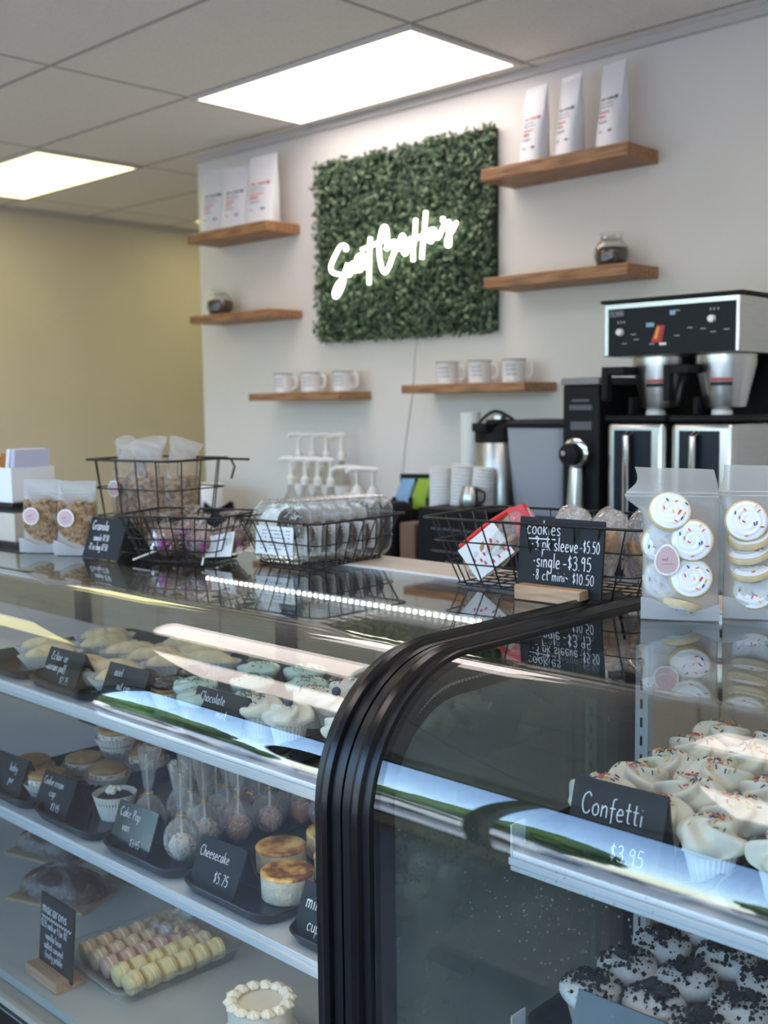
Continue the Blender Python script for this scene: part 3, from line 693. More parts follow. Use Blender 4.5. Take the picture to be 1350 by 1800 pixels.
# ice bin
t = thing('ice_bin', 'translucent grey storage bin with black lid beside the airpot', 'bin', (-2.24, 3.145, CT + .17))
m = MB(); m.loft([rrect(.2, .18, .03, 0), rrect(.25, .22, .03, .345), rrect(.244, .214, .03, .345), rrect(.194, .174, .03, .006)], cap1=True); m.build('bin_body', clear('smoky bin plastic', (.75, .77, .8), 1.45, .2, milk=.78, milkcol=(214, 217, 224), trans=.35), t)
m = MB(); m.loft([rrect(.265, .235, .03, .345), rrect(.27, .24, .03, .35), rrect(.27, .24, .03, .36), rrect(.2, .18, .03, .372)]); m.build('bin_lid', M_matt_black, t)
m = MB(); m.loft([rrect(.189, .169, .03, .008), rrect(.205, .18, .03, .13)]); m.build('coffee_grounds', M_beans, t)
# grinder
t = thing('coffee_grinder', 'black upright coffee grinder with chrome ringed dial', 'coffee grinder', (-1.928, 2.98, CT))
m = MB(); m.box(-.065, .065, -.13, .2, .0, .65); m.build('housing', M_matt_black, t, bevel=.006)
m = MB(); m.box(-.068, .068, -.136, .204, .65, .672); m.build('hopper_lid', pbr('grey lid', (128, 126, 128), .4), t, bevel=.004)
m = MB(); m.T = Matrix.Translation((.0, -.13, .445)) @ Matrix.Rotation(PI / 2, 4, 'X'); m.lathe([(0, 0), (.048, 0), (.05, .006), (.046, .03), (.034, .034), (0, .034)], 32); ring = m.build('dial_ring', M_chrome, t)
m = MB(); m.T = Matrix.Translation((-.002, -.164, .443)) @ Matrix.Rotation(PI / 2, 4, 'X'); m.lathe([(0, 0), (.034, 0), (.032, .03), (.012, .034), (0, .034)], 28); kn = m.build('dial_knob', M_matt_black, ring)
m = MB(); m.T = Matrix.Translation((-.012, -.2, .447)) @ Matrix.Rotation(PI / 2, 4, 'X'); m.lathe([(0, 0), (.009, 0), (.008, .004), (0, .004)], 14); m.build('dial_centre', M_chrome, ring)
m = MB(); m.tube([(0, -.15, .40), (0, -.155, .3), (0, -.15, .22)], [.022, .026, .03], 14); m.build('chute', M_steel, t)
m = MB(); m.box(-.03, .03, -.1315, -.13, .60, .607); m.box(-.04, .04, -.1315, -.13, .575, .59); m.box(-.035, .04, -.1315, -.13, .515, .54); m.build('lettering', pbr('faint grey print', (84, 86, 92), .5), t)
# brewer
t = thing('coffee_brewer', 'twin steel coffee brewer with black control panel', 'coffee brewer', (-1.64, 3.08, CT))
m = MB(); m.box(-.215, .215, -.22, .3, .73, .885); m.build('head', M_steel, t, bevel=.004)
m = MB(); m.box(-.222, .222, -.226, .306, .885, .894); m.build('top_plate', M_matt_black, t)
m = MB(); m.box(-.197, .203, -.2225, -.219, .732, .868); pnl = m.build('control_panel', pbr('panel black', (17, 20, 26), .45, spec=.2), t)
m = MB()
for x, z in ((-.155, .80), (.135, .822)):
    m = MB(); m.T = Matrix.Translation((x, -.2225, z)) @ Matrix.Rotation(PI / 2, 4, 'X'); m.lathe([(0, 0), (.011, 0), (.0095, .012), (0, .013)], 18)
    m.build('dial_knob', M_white_plastic, pnl)
m = MB(); m.T = Matrix.Translation((0, -.2232, 0)); letter_mesh(m, 'BUNN', -.19, .845, .017, 0, 1, .0012); 
for x in (-.165, -.155, -.145, .128, .138, .15): m.box(x, x + .004, -.0005, .0005, .825 if x < 0 else .845, .832 if x < 0 else .852)
for x, z in ((-.12, .79), (-.11, .775), (-.06, .76), (.02, .78), (.06, .80), (.10, .795), (.17, .79), (-.15, .765), (.13, .785), (.02, .85)): m.box(x, x + .016, -.0005, .0005, z, z + .003)
m.build('panel_lettering', pbr('panel grey', (150, 152, 158), .5), pnl)
m = MB(); m.T = Matrix.Translation((0, -.2232, 0)); m.box(-.07, -.045, -.0006, .0005, .81, .822); m.box(.005, .022, -.0006, .0005, .84, .853); m.build('panel_symbol', pbr('pale blue print', (132, 168, 190), .5), pnl)
m = MB(); m.T = Matrix.Translation((0, -.2236, 0))
m.add([(-.055, 0, .765), (-.02, 0, .765), (-.01, 0, .812), (-.035, 0, .814)], [(0, 1, 2, 3)], 0); m.add([(-.045, -.0004, .775), (-.034, -.0004, .775), (-.026, -.0004, .808), (-.034, -.0004, .81)], [(0, 1, 2, 3)], 1); m.box(-.027, -.005, -.0006, 0, .757, .764, 2)
m.build('flame_sticker', [pbr('sticker red', (176, 44, 48), .5), pbr('sticker yellow', (232, 158, 52), .5), M_card], pnl)
m = MB(); m.box(-.2, .2, .08, .3, .05, .73); m.build('back_column', M_matt_black, t, bevel=.004)
m = MB(); m.box(-.215, .215, -.22, .3, 0, .05); m.build('base', M_steel, t, bevel=.004)
for k, x in enumerate((-.095, .11)):
    m = MB(); m.lathe([(0, .575), (.05, .575), (.058, .58), (.085, .70), (.085, .728), (0, .728)], 30, (x, -.09, 0)); fn = m.build('brew_funnel', M_steel, t)
    m = MB(); m.box(x - .11, x - .04, -.235, -.15, .675, .70); m.box(x - .115, x - .095, -.24, -.21, .60, .70); m.build('funnel_handle', M_matt_black, fn, bevel=.004)
    m = MB()
    for j in range(2): m.loft([[((.0765 + .0002) * math.cos(a) + x, (.0765) * math.sin(a) - .09, .64 + j * .012), ((.0785) * math.cos(a) + x, (.0785) * math.sin(a) - .09, .65 + j * .012), ((.0775) * math.cos(a) + x, (.0775) * math.sin(a) - .09, .65 + j * .012), ((.0755) * math.cos(a) + x, (.0755) * math.sin(a) - .09, .64 + j * .012)] for a in (R(-95), R(-80), R(-65), R(-50))], j)
    m.build('warning_label', [pbr('label black', (30, 32, 36), .5), pbr('label red', (188, 96, 92), .5)], fn)
for k, (x, lb) in enumerate(((-1.742, 'steel coffee server with black front, under the funnel nearest the grinder'), (-1.53, 'steel coffee server with black front, under the funnel away from the grinder'))):
    t = thing('coffee_server', lb, 'coffee server', (x, 2.97, CT + .05), 0, 'coffee servers under the brewer')
    m = MB(); m.box(-.097, .097, -.12, .11, 0, .49); m.build('steel_shell', M_steel, t, bevel=.018, segs=3)
    m = MB(); m.box(-.1, .1, -.122, .112, .49, .508); m.build('server_lid', M_matt_black, t, bevel=.006)
    m = MB(); m.box(-.065, .055, -.1245, -.118, .03, .465); fp = m.build('front_panel', pbr('server panel', (20, 28, 40), .4, spec=.25), t)
    m = MB(); m.tube([(-.012, -.124, .035), (-.012, -.145, .06), (-.012, -.145, .45), (-.012, -.124, .455)], .011, 12); m.build('sight_gauge', M_chrome, fp)
    m = MB(); m.lathe([(0, .508), (.03, .508), (.03, .52), (.018, .535), (0, .536)], 20); m.build('fill_spout', M_white_plastic, t)
    m = MB(); m.box(-.06, -.045, -.06, .02, .508, .56); m.build('lid_handle', M_matt_black, t, bevel=.004)
# clutter along the front of the back counter
def block(name, label, cat, loc, dims, mt, rz=0, bev=.004, extra=None):
    t = thing(name, label, cat, loc, rz)
    m = MB(); m.box(-dims[0] / 2, dims[0] / 2, -dims[1] / 2, dims[1] / 2, 0, dims[2]); m.build('body', mt, t, bevel=bev)
    if extra: extra(t)
    return t
def papers(t):
    m = MB()
    for k in range(3): m.box(-.06 + k * .006, .045 + k * .006, -.0715 - .0, -.0705, .02 + k * .03, .16 + k * .02)
    m.build('notice', M_card, t)
def slots(t):
    for k in range(3):
        m = MB(); m.box(-.09, .09, -.081, -.0795, .03 + k * .075, .035 + k * .075); m.build('drawer_line', M_tan_ink, t)
block('card_reader_box', 'black box with white notices taped on it, beside the clamshell basket', 'box', (-2.93, 2.88, CT), (.16, .14, .21), M_matt_black, 0, .004, papers)
block('napkin_dispenser', 'rounded black dispenser in front of the packet organizer', 'dispenser', (-2.745, 2.87, CT), (.13, .13, .255), M_matt_black, 0, .03)
block('kraft_carton', 'brown kraft carton beside the black drawer box', 'carton', (-2.61, 2.87, CT), (.07, .12, .19), pbr('kraft', (120, 96, 78), .8))
block('drawer_box', 'wide black drawer box behind the cookie basket', 'drawer box', (-2.40, 2.88, CT), (.30, .16, .25), M_matt_black, 0, .004, slots)
block('storage_box', 'black storage box between grinder and drawer box', 'storage box', (-2.11, 2.90, CT), (.20, .16, .23), M_matt_black)
t = thing('water_bottle', 'small clear bottle beside the white notices on the counter', 'bottle', (-2.83, 2.86, CT)); m = MB(); m.lathe([(0, 0), (.02, 0), (.022, .005), (.022, .12), (.01, .15), (.01, .17), (0, .17)], 18); m.build('bottle_body', M_bottle, t)
m = MB(); m.lathe([(0, .17), (.012, .17), (.012, .185), (0, .185)], 14); m.build('cap', M_white_plastic, t)
t = thing('creamer_jug', 'small steel jug with white cap in front of the airpot', 'jug', (-2.40, 2.90, CT + .251)); m = MB(); m.lathe([(0, 0), (.035, 0), (.04, .02), (.034, .05), (.026, .07), (0, .07)], 22); m.build('jug_body', M_steel, t); m = MB(); m.tube(smoothline([(.03, 0, .06), (.06, 0, .05), (.055, 0, .02), (.036, 0, .015)], 4), .004, 8); m.build('handle', M_matt_black, t)
for k, (x, y, lb) in enumerate(((-4.42, 3.2, 'roll of white paper cups nearest the tan wall'), (-4.27, 3.22, 'roll of white paper cups nearest the syrup bottles'))):
    t = thing('paper_roll', lb, 'paper roll', (x, y, CT + .1), 0, 'white rolls at the wall corner'); m = MB(); m.lathe([(0, 0), (.065, 0), (.068, .004), (.068, .13), (.064, .136), (.02, .136), (.02, .1), (0, .1)], 26); m.build('roll', M_card, t)
block('wooden_crate', 'low wooden crate under the white paper rolls', 'crate', (-4.35, 3.2, CT), (.34, .2, .099), M_oak)
def bagfold(t):
    m = MB(); m.tube(smoothline([(-.06, 0, .19), (-.03, 0, .25), (.03, 0, .25), (.06, 0, .19)], 5), .008, 8); m.build('bag_handle', M_matt_black, t)
t = thing('tote_bag', 'slumped black bag on the counter behind the candy basket', 'bag', (-3.98, 3.05, CT)); m = MB()
m.surf(lambda u, v: ((.13 - .04 * v + .012 * math.sin(9 * u * PI)) * math.cos(2 * PI * u), (.09 - .05 * v) * math.sin(2 * PI * u), .16 * v + .02 * v * math.sin(4 * PI * u)), 28, 8); m.add([(0, 0, .2)], []); m.build('bag_body', M_matt_black, t, smooth=60); 
t = thing('snack_bag', 'brown snack bag with a blue top, behind the tall granola basket', 'snack bag', (-4.50, 3.0, CT + .0)); m = MB()
m.surf(lambda u, v: ((.12 - .02 * v) * math.cos(2 * PI * u), (.06 * (1 - v) + .003) * math.sin(2 * PI * u), .3 * v), 24, 8); m.build('bag_body', pbr('brown snack foil', (150, 104, 78), .4, var=.3, vscale=20), t, smooth=60)
m = MB(); m.box(-.04, .04, -.006, .006, .295, .36); m.build('bag_top', pbr('blue foil', (92, 128, 140), .4), t)

# ------------------------------------------------------------------ wire baskets
TOP = 1.2515
def wire_basket(name, label, loc, rz, bot, top, h, nx, ny, nz, wr=.0016, lugs=None):
    """bot / top = (width, depth) of the base and the mouth; nx, ny uprights per side; nz hoops between."""
    t = thing(name, label, 'wire basket', loc, rz, None)
    def corner(q, r=.02):
        w = bot[0] + (top[0] - bot[0]) * q; d = bot[1] + (top[1] - bot[1]) * q
        return rrect(w, d, r, .003 + h * q, 3)
    m = MB(); m.tube(corner(1), wr * 1.7, 6, 0, True)
    if lugs:
        for sx in (-1, 1):
            y = top[1] / 2; x = sx * top[0] / 2
            m.tube([(x - sx * .04, y, h), (x + sx * .06, y, h)], wr * 1.8, 6)
            m.tube([(x, y, h - .05), (x + sx * .012, y, h - .02), (x, y, h)], wr * 1.5, 6)
    m.build('rim', M_wire, t)
    m = MB()
    for k in range(nz + 1): m.tube(corner(k / (nz + 1)), wr, 5, 0, True)
    for sy in (-1, 1):
        for k in range(nx):
            f = -1 + 2 * (k + .5) / nx
            m.tube([(f * bot[0] / 2 * .92, sy * bot[1] / 2, .003), (f * top[0] / 2 * .94, sy * top[1] / 2, .003 + h)], wr, 5)
    for sx in (-1, 1):
        for k in range(ny):
            f = -1 + 2 * (k + .5) / ny
            m.tube([(sx * bot[0] / 2, f * bot[1] / 2 * .9, .003), (sx * top[0] / 2, f * top[1] / 2 * .92, .003 + h)], wr, 5)
    for k in range(nx):
        f = -1 + 2 * (k + .5) / nx; m.tube([(f * bot[0] / 2 * .92, -bot[1] / 2, .003), (f * bot[0] / 2 * .92, bot[1] / 2, .003)], wr, 5)
    for k in range(ny):
        f = -1 + 2 * (k + .5) / ny; m.tube([(-bot[0] / 2, f * bot[1] / 2 * .9, .003), (bot[0] / 2, f * bot[1] / 2 * .9, .003)], wr, 5)
    m.build('wire_mesh', M_wire, t)
    return t
wire_basket('wire_basket', 'black wire basket with cookie sleeves behind the cookies chalkboard', (-1.215, 1.735, TOP), R(7), (.365, .19), (.46, .27), .13, 9, 5, 2)
wire_basket('wire_basket', 'black wire basket packed with clear cookie clamshells', (-1.845, 1.70, TOP), R(4), (.19, .225), (.265, .30), .098, 6, 7, 1)
wire_basket('wire_basket', 'round cornered black wire basket of wrapped candy pops', (-2.088, 1.515, TOP), R(22), (.19, .13), (.272, .205), .104, 8, 6, 3)
wire_basket('wire_basket', 'tall black wire bin holding bags of granola', (-2.385, 1.64, TOP), R(10), (.26, .17), (.30, .22), .215, 4, 3, 2, .0019, True)

# ------------------------------------------------------------------ chalk signs
def tent_sign(label, loc, rz, w, h, lines, lean=22, depth=.055, deep=.0035, board=None):
    """Folded black tent card: front leaf, back leaf and the lettering on the front leaf. lines = (text, x, z, cap, slope)."""
    t = thing('tent_sign', label, 'chalkboard sign', loc, rz, None)
    L = R(lean); zz = h * math.cos(L); yy = h * math.sin(L)
    m = MB(); m.loft([[(-w / 2, -yy, 0), (-w / 2, 0, zz), (-w / 2, deep, zz - .001), (-w / 2, -yy + deep, 0)], [(w / 2, -yy, 0), (w / 2, 0, zz), (w / 2, deep, zz - .001), (w / 2, -yy + deep, 0)]])
    m.build('front_leaf', board or M_board, t, smooth=0)
    m = MB(); m.loft([[(-w / 2, depth, 0), (-w / 2, deep, zz - .001), (-w / 2, 0, zz), (-w / 2, depth - deep, 0)], [(w / 2, depth, 0), (w / 2, deep, zz - .001), (w / 2, 0, zz), (w / 2, depth - deep, 0)]])
    m.build('back_leaf', M_board, t, smooth=0)
    if lines:
        m = MB(); m.T = Matrix.Translation((0, -yy - .0006, 0)) @ Matrix.Rotation(-L, 4, 'X')
        for a in lines: letter_mesh(m, *a)
        m.build('lettering', M_chalk, t)
    return t
def block_sign(label, loc, rz, w, h, base_w, lines, base_x=0.0, rules=(), bh=.026, wave=None):
    t = thing('chalkboard_sign', label, 'chalkboard sign', loc, rz, None)
    m = MB(); x0, x1 = base_x - base_w / 2, base_x + base_w / 2
    m.loft([[(x, -.03, 0), (x, .032, 0), (x, .032, bh * .45), (x, .006, bh * .45), (x, .006, .008), (x, 0, .008), (x, -.002, bh), (x, -.03, bh)] for x in (x0, x1)]); m.build('wooden_base', M_pine, t, bevel=.0012)
    lean = R(5); b = MB(); b.T = Matrix.Translation((0, .0005, .0085)) @ Matrix.Rotation(-lean, 4, 'X'); b.box(-w / 2, w / 2, 0, .0045, 0, h); b.build('slate', M_board, t, bevel=.0006)
    m = MB(); m.T = Matrix.Translation((0, -.0001, .0085)) @ Matrix.Rotation(-lean, 4, 'X')
    for a in lines: letter_mesh(m, *a)
    for pts in rules: m.tube([(x, 0, z) for x, z in pts], .0011, 5)
    m.build('lettering', M_chalk, t)
    return t
block_sign('black chalkboard on a wooden block listing cookies prices', (-1.137, 1.612, TOP), R(1.5), .176, .136, .136, (
    ('cookies', -.072, .105, .026, 0, .80), ('*3 pk sleeve', -.060, .078, .025, 0, .68), ('-$5.50', .041, .079, .022, 0, .62),
    ('*single', -.055, .047, .027, 0, .68), ('-$3.95', .008, .047, .026, 0, .78), ('*8 ct mini~', -.054, .0245, .020, 0, .74), ('$10.50', .029, .0235, .0195, 0, .80)), -.004, rules=([(-.068, .097), (-.01, .0985)],))
tent_sign('small black granola tent sign beside the frosted granola bags', (-2.262, 1.42, TOP), R(4), .135, .098, (('Granola', -.056, .067, .023, 0, .72), ('sample $1.50', -.042, .042, .016, 0, .62), ('-12 oz bag $7.50', -.053, .02, .016, 0, .58)), 20, .085)

# ------------------------------------------------------------------ pouches
def pouch(label, loc, rz, w, h, bend, deep=.05, grp='frosted cookie pouches', sticker=None, fill=None, ears=.0):
    t = thing('pouch', label, 'pouch', loc, rz, grp)
    def at(u, v):
        a = 2 * PI * u; q = v
        d = deep * (1 - q) ** .75 * (.85 + .15 * math.sin(PI * q)) + .0016
        ww = w * (1 - .03 * math.sin(PI * q))
        x = math.copysign(abs(math.cos(a)) ** .55, math.cos(a)) * ww / 2
        y = math.copysign(abs(math.sin(a)) ** .8, math.sin(a)) * d / 2
        cr = .0035 * math.sin(11 * q + 5 * u * 2) * math.sin(PI * q) + .002 * math.sin(23 * q + 31 * u) * math.sin(PI * q)
        k = max(0, q - .7) / .3
        if math.cos(a) < 0: x -= ears * .28 * math.exp(-((q - .80) / .07) ** 2) * abs(math.cos(a))
        return (x + bend[0] * k * k, y + cr * (1 if math.sin(a) > 0 else -1) + bend[1] * k * k + .01 * q, h * q - .03 * k * k * abs(bend[1]) * 10 * (.6 + .4 * math.cos(a)))
    m = MB(); m.surf(at, 56, 36); m.add([at(i / 56, 0) for i in range(56)], [tuple(range(55, -1, -1))]); m.build('film', M_frost, t, smooth=80)
    z = MB()
    for v in (.80, .825):
        for sgn in (.0, .5):
            P = [at(sgn + .04 + .42 * k / 16, v) for k in range(17)]; z.tube([Vector(p) + Vector((0, -.0012 if sgn else .0012, 0)) for p in P], .0014, 5)
    z.build('zip_seal', M_frost_solid, t)
    L = []
    for k in range(13):
        x = -w * .5 + w * k / 12; zt = .026 + .010 * math.cos(k / 12 * 5); L.append([(x, -deep * .44, .001), (x, -deep * .47, zt), (x, -deep * .44 + .0012, zt), (x, -deep * .42, .001)])
    m = MB(); m.loft(L); m.build('bottom_gusset', M_frost_solid, t)
    if sticker:
        sx, sz, sr, egg = sticker; y0 = -deep * .5 - .0045
        for nm, rr, dy, mt in (('sticker_rim', 1.0, 0, M_card), ('sticker', .86, -.0006, pbr('dusty pink sticker', (204, 172, 172), .5))):
            m = MB(); P = [(sx + sr * rr * math.cos(a) * (1 - egg * .18 * math.sin(a)), sz + sr * 1.3 * rr * math.sin(a)) for a in [2 * PI * i / 30 for i in range(30)]] if egg else [(sx + sr * rr * math.cos(a), sz + sr * rr * math.sin(a)) for a in [2 * PI * i / 30 for i in range(30)]]
            m.loft([[(x, y0 + dy - .0003, z) for x, z in P], [(x, y0 + dy + .0003, z) for x, z in P]]); m.build(nm, mt, t)
        m = MB(); m.T = Matrix.Translation((0, y0 - .0012, 0)); n = .35 * sr
        letter_mesh(m, 'Sweet', sx - sr * .62, sz - .1 * sr, n, 0, .9, .00025); m.tube([(sx - .35 * sr, 0, sz - .35 * sr), (sx + .5 * sr, 0, sz - .33 * sr)], .00025, 4); m.build('sticker_script', M_tan_ink, t)
    return t
# ------------------------------------------------------------------ cookies
M_icing = pbr('white icing', (238, 240, 242), .35, sss=.1); M_sugar = pbr('sugar cookie', (216, 196, 156), .8, var=.08, vscale=60, bump=.2)
def sprinkle_bits(m, n, rnd, place, L=.0042, r=.0009):
    for _ in range(n):
        p, nrm = place(rnd); nrm = Vector(nrm).normalized(); a = nrm.cross(Vector((rnd.uniform(-1, 1), rnd.uniform(-1, 1), rnd.uniform(-1, 1)))).normalized()
        p = Vector(p) + nrm * r * .6; m.tube([p - a * L / 2, p + a * L / 2], r, 6, rnd.randrange(6))
def iced_cookie(r=.0335, seed=1):
    t = thing('iced_cookie', '', 'cookie', (0, 0, 0), 0, None); rnd = random.Random(seed)
    m = MB(); m.lathe([(0, 0), (r * .9, 0), (r, .003), (r, .009), (r * .95, .012), (0, .012)], 36); m.build('biscuit', M_sugar, t)
    m = MB(); m.surf(lambda u, v: (r * .93 * (1 - v) * math.cos(2 * PI * u), r * .93 * (1 - v) * math.sin(2 * PI * u), .012 + .0042 * (1 - (1 - v) ** 6) + .0007 * math.sin((1 - v) * 22 + 2 * PI * u)), 36, 18); m.build('icing', M_icing, t)
    m = MB(); sprinkle_bits(m, 10, rnd, lambda q: ((lambda a, s: (s * math.cos(a), s * math.sin(a), .0165))(q.uniform(0, 2 * PI), r * q.uniform(.1, .8)), (0, 0, 1)), .0055, .0011); sp = m.build('sprinkles', SPR, t); sp['kind'] = 'stuff'
    return t
pouch('frosted pouch of iced cookies with pink egg-shaped sticker, beside the cookies chalkboard', (-.897, 1.610, TOP), R(30), .122, .245, (-.012, -.018), .056, sticker=(-.021, .098, .0195, 1), ears=.10)
pouch('frosted pouch of iced cookies standing behind the stickered pouch', (-.795, 1.702, TOP), R(30), .135, .245, (.0, .012), .058, ears=.05)
def tilt(o, loc, rz, rx, ry=0): o.location = loc; o.rotation_mode = 'XYZ'; o.rotation_euler = (rx, ry, rz)
def inbag(base, rz, x, y, z): c, s = math.cos(rz), math.sin(rz); return (base[0] + c * x - s * y, base[1] + s * x + c * y, base[2] + z)
B1 = (-.897, 1.610, TOP); ck = [iced_cookie(.0335, k) for k in range(3)]
for k, (x, y, z, rx, ry, lb) in enumerate(((-.018, -.006, .170, 62, 12, 'iced cookie tilted at the top of the stickered pouch'), (.017, -.012, .127, 82, 4, 'iced cookie facing out in the middle of the stickered pouch'), (-.028, .008, .120, 88, -8, 'iced cookie half hidden behind others in the stickered pouch'),
        (.016, -.014, .066, 70, 10, 'iced cookie heavy with orange sprinkles low in the stickered pouch'), (.004, -.006, .030, 172, 10, 'iced cookie lying face down at the bottom of the stickered pouch'), (-.026, .004, .062, 84, 5, 'iced cookie behind the pink sticker in the pouch'))):
    o = ck[k] if k < 3 else dup(ck[k % 3], (0, 0, 0)); o['label'] = lb; o['group'] = 'cookies in the stickered pouch'; tilt(o, inbag(B1, R(30), x, y, z), R(30), R(rx), R(ry))
B2 = (-.795, 1.702, TOP)
for k, (x, y, z, rx, ry, lb) in enumerate(((-.034, -.014, .155, 74, 8, 'iced cookie facing out at the top of the rear pouch'), (-.026, .0, .125, 28, -10, 'upper of the edge-on cookies stacked in the rear pouch'), (-.026, .0, .098, 20, -12, 'middle edge-on cookie stacked in the rear pouch'), (-.024, .0, .072, 24, -8, 'lower edge-on cookie stacked in the rear pouch'), (-.02, -.004, .042, 66, 0, 'iced cookie at the bottom of the rear pouch'))):
    o = dup(ck[(k + 1) % 3], (0, 0, 0)); o['label'] = lb; o['group'] = 'cookies in the rear pouch'; tilt(o, inbag(B2, R(30), x, y, z), R(30), R(rx), R(ry))

M_granola = pbr('toasted granola', (176, 142, 104), .85, bump=1.0, bscale=160, vscale=90, col2=(92, 68, 48))
def granola_fill(w, d, h, par):
    m = MB(); m.surf(lambda u, v: (w / 2 * math.copysign(abs(math.cos(2 * PI * u)) ** .6, math.cos(2 * PI * u)) * (1 if v < .97 else .2), d / 2 * (1 - .4 * v) * math.sin(2 * PI * u) * (1 if v < .97 else .2), .004 + h * min(v, .97) + .006 * math.sin(8 * PI * u)), 36, 20); m.build('granola', M_granola, par, smooth=80)
for (x, y, lb) in ((-2.487, 1.372, 'frosted granola pouch beside the card stand'), (-2.375, 1.40, 'frosted granola pouch beside the granola sign')):
    p = pouch(lb, (x, y, TOP), R(34), .098, .175, (.0, .0), .06, 'frosted granola pouches', sticker=(-.012, .09, .021, 0)); granola_fill(.094, .052, .125, p)
M_granbag = clear('clear granola bag', (1, 1, 1), 1.45, .08, milk=.17, milkcol=(216, 206, 196), bump=.6, bscale=45, trans=.5)
for k, (x, y, rz, dz, lb) in enumerate(((-2.455, 1.60, 10, .03, 'granola bag with round sticker at the card-stand end of the tall bin'), (-2.375, 1.605, 35, .03, 'largest granola bag, in the middle of the tall bin'), (-2.31, 1.66, 60, .03, 'granola bag at the candy-basket end of the tall bin'))):
    t = thing('granola_bag', lb, 'granola bag', (x, y, TOP + .008), R(rz), 'clear bags of granola'); w = (.095, .115, .1)[k]
    def g1(u, v, w=w, k=k): 
        a = 2 * PI * u; q = 1 if v < .7 else max(.12, 1 - (v - .7) * 2.2)
        return (w / 2 * math.copysign(abs(math.cos(a)) ** .7, math.cos(a)) * (1 - .1 * v) * (q ** .5), .033 * q * math.sin(a) + .003 * math.sin(17 * v + 9 * u * 2 * PI), .0 + .235 * v + .004 * math.sin(6 * PI * u + k))
    m = MB(); m.surf(g1, 40, 30); m.add([g1(i / 40, 0) for i in range(40)], [tuple(range(39, -1, -1))]); m.build('film', M_granbag, t, smooth=80)
    granola_fill(w * .9, .055, .165, t)
    m = MB(); m.surf(lambda u, v, k=k, w=w: ((w * (.30 + .12 * v) * math.cos(2 * PI * u) + .012 * v * (k - .6)), (.010 - .007 * v) * math.sin(2 * PI * u) + .004 * math.sin(9 * v + 14 * u), .205 + (.052 + .012 * math.sin(7 * u + 2 * k)) * v), 30, 10); m.build('open_top', M_frost, t, smooth=60)
    if k == 0:
        for nm, rr, dy, mt in (('sticker_rim', .021, 0, M_card), ('sticker', .018, -.0007, pbr('dusty pink sticker', (204, 172, 172), .5))):
            m = MB(); m.T = Matrix.Translation((-.015, -.0375 + dy, .135)) @ Matrix.Rotation(PI / 2, 4, 'X'); m.lathe([(0, 0), (rr, 0), (rr, .0006), (0, .0006)], 28); m.build(nm, mt, t)

# card stand at the far end of the case top
t = thing('card_stand', 'two-tier black stand with white boxes of cards, beside the granola pouches', 'card stand', (-2.78, 1.42, TOP), R(3))
m = MB(); m.box(-.16, .185, -.07, .08, 0, .012); m.box(-.16, .165, -.07, .08, .10, .112); m.box(-.16, -.15, -.07, .08, .012, .1); m.box(.155, .165, .07, .08, .012, .1); m.build('stand_frame', M_gloss_black, t, bevel=.002)
m = MB(); m.box(-.14, .16, -.062, .06, .0125, .085); m.build('lower_box', M_beige, t, bevel=.002)
m = MB(); m.box(-.14, .155, -.062, -.058, .1125, .20); m.box(-.14, .155, .058, .062, .1125, .20); m.box(.151, .155, -.058, .058, .1125, .20); m.box(-.14, -.136, -.058, .058, .1125, .20); m.box(-.14, .155, -.058, .058, .1125, .116); m.build('upper_box', M_white_plastic, t)
cs = [('stack of white cards leaning in the upper box', (236, 236, 244), .12, .13), ('tan card beside the white cards in the upper box', (196, 140, 78), .09, .118), ('dark card in the upper box', (48, 52, 60), .07, .110), ('teal card in the upper box', (84, 142, 138), .05, .106), ('pale grey cards at the end of the upper box', (204, 204, 222), .145, .128)]
for k, (lb, c, x, h) in enumerate(cs):
    t = thing('greeting_card', lb, 'cards', inbag((-2.78, 1.42, TOP), R(3), x - .03, 0, .1165), R(3), 'cards in the upper box')
    m = MB(); n = 4 if 'stack' in lb or 'cards at' in lb else 1
    for j in range(n): m.loft([[(j * .004, -.05, 0), (j * .004 + .0025, -.05, 0), (j * .004 + .0025, .05, 0), (j * .004, .05, 0)], [(j * .004 + .028, -.05, h), (j * .004 + .0305, -.05, h), (j * .004 + .0305, .05, h), (j * .004 + .028, .05, h)]])
    m.build('card_sheets', pbr('card %d' % k, c, .6), t, smooth=0)

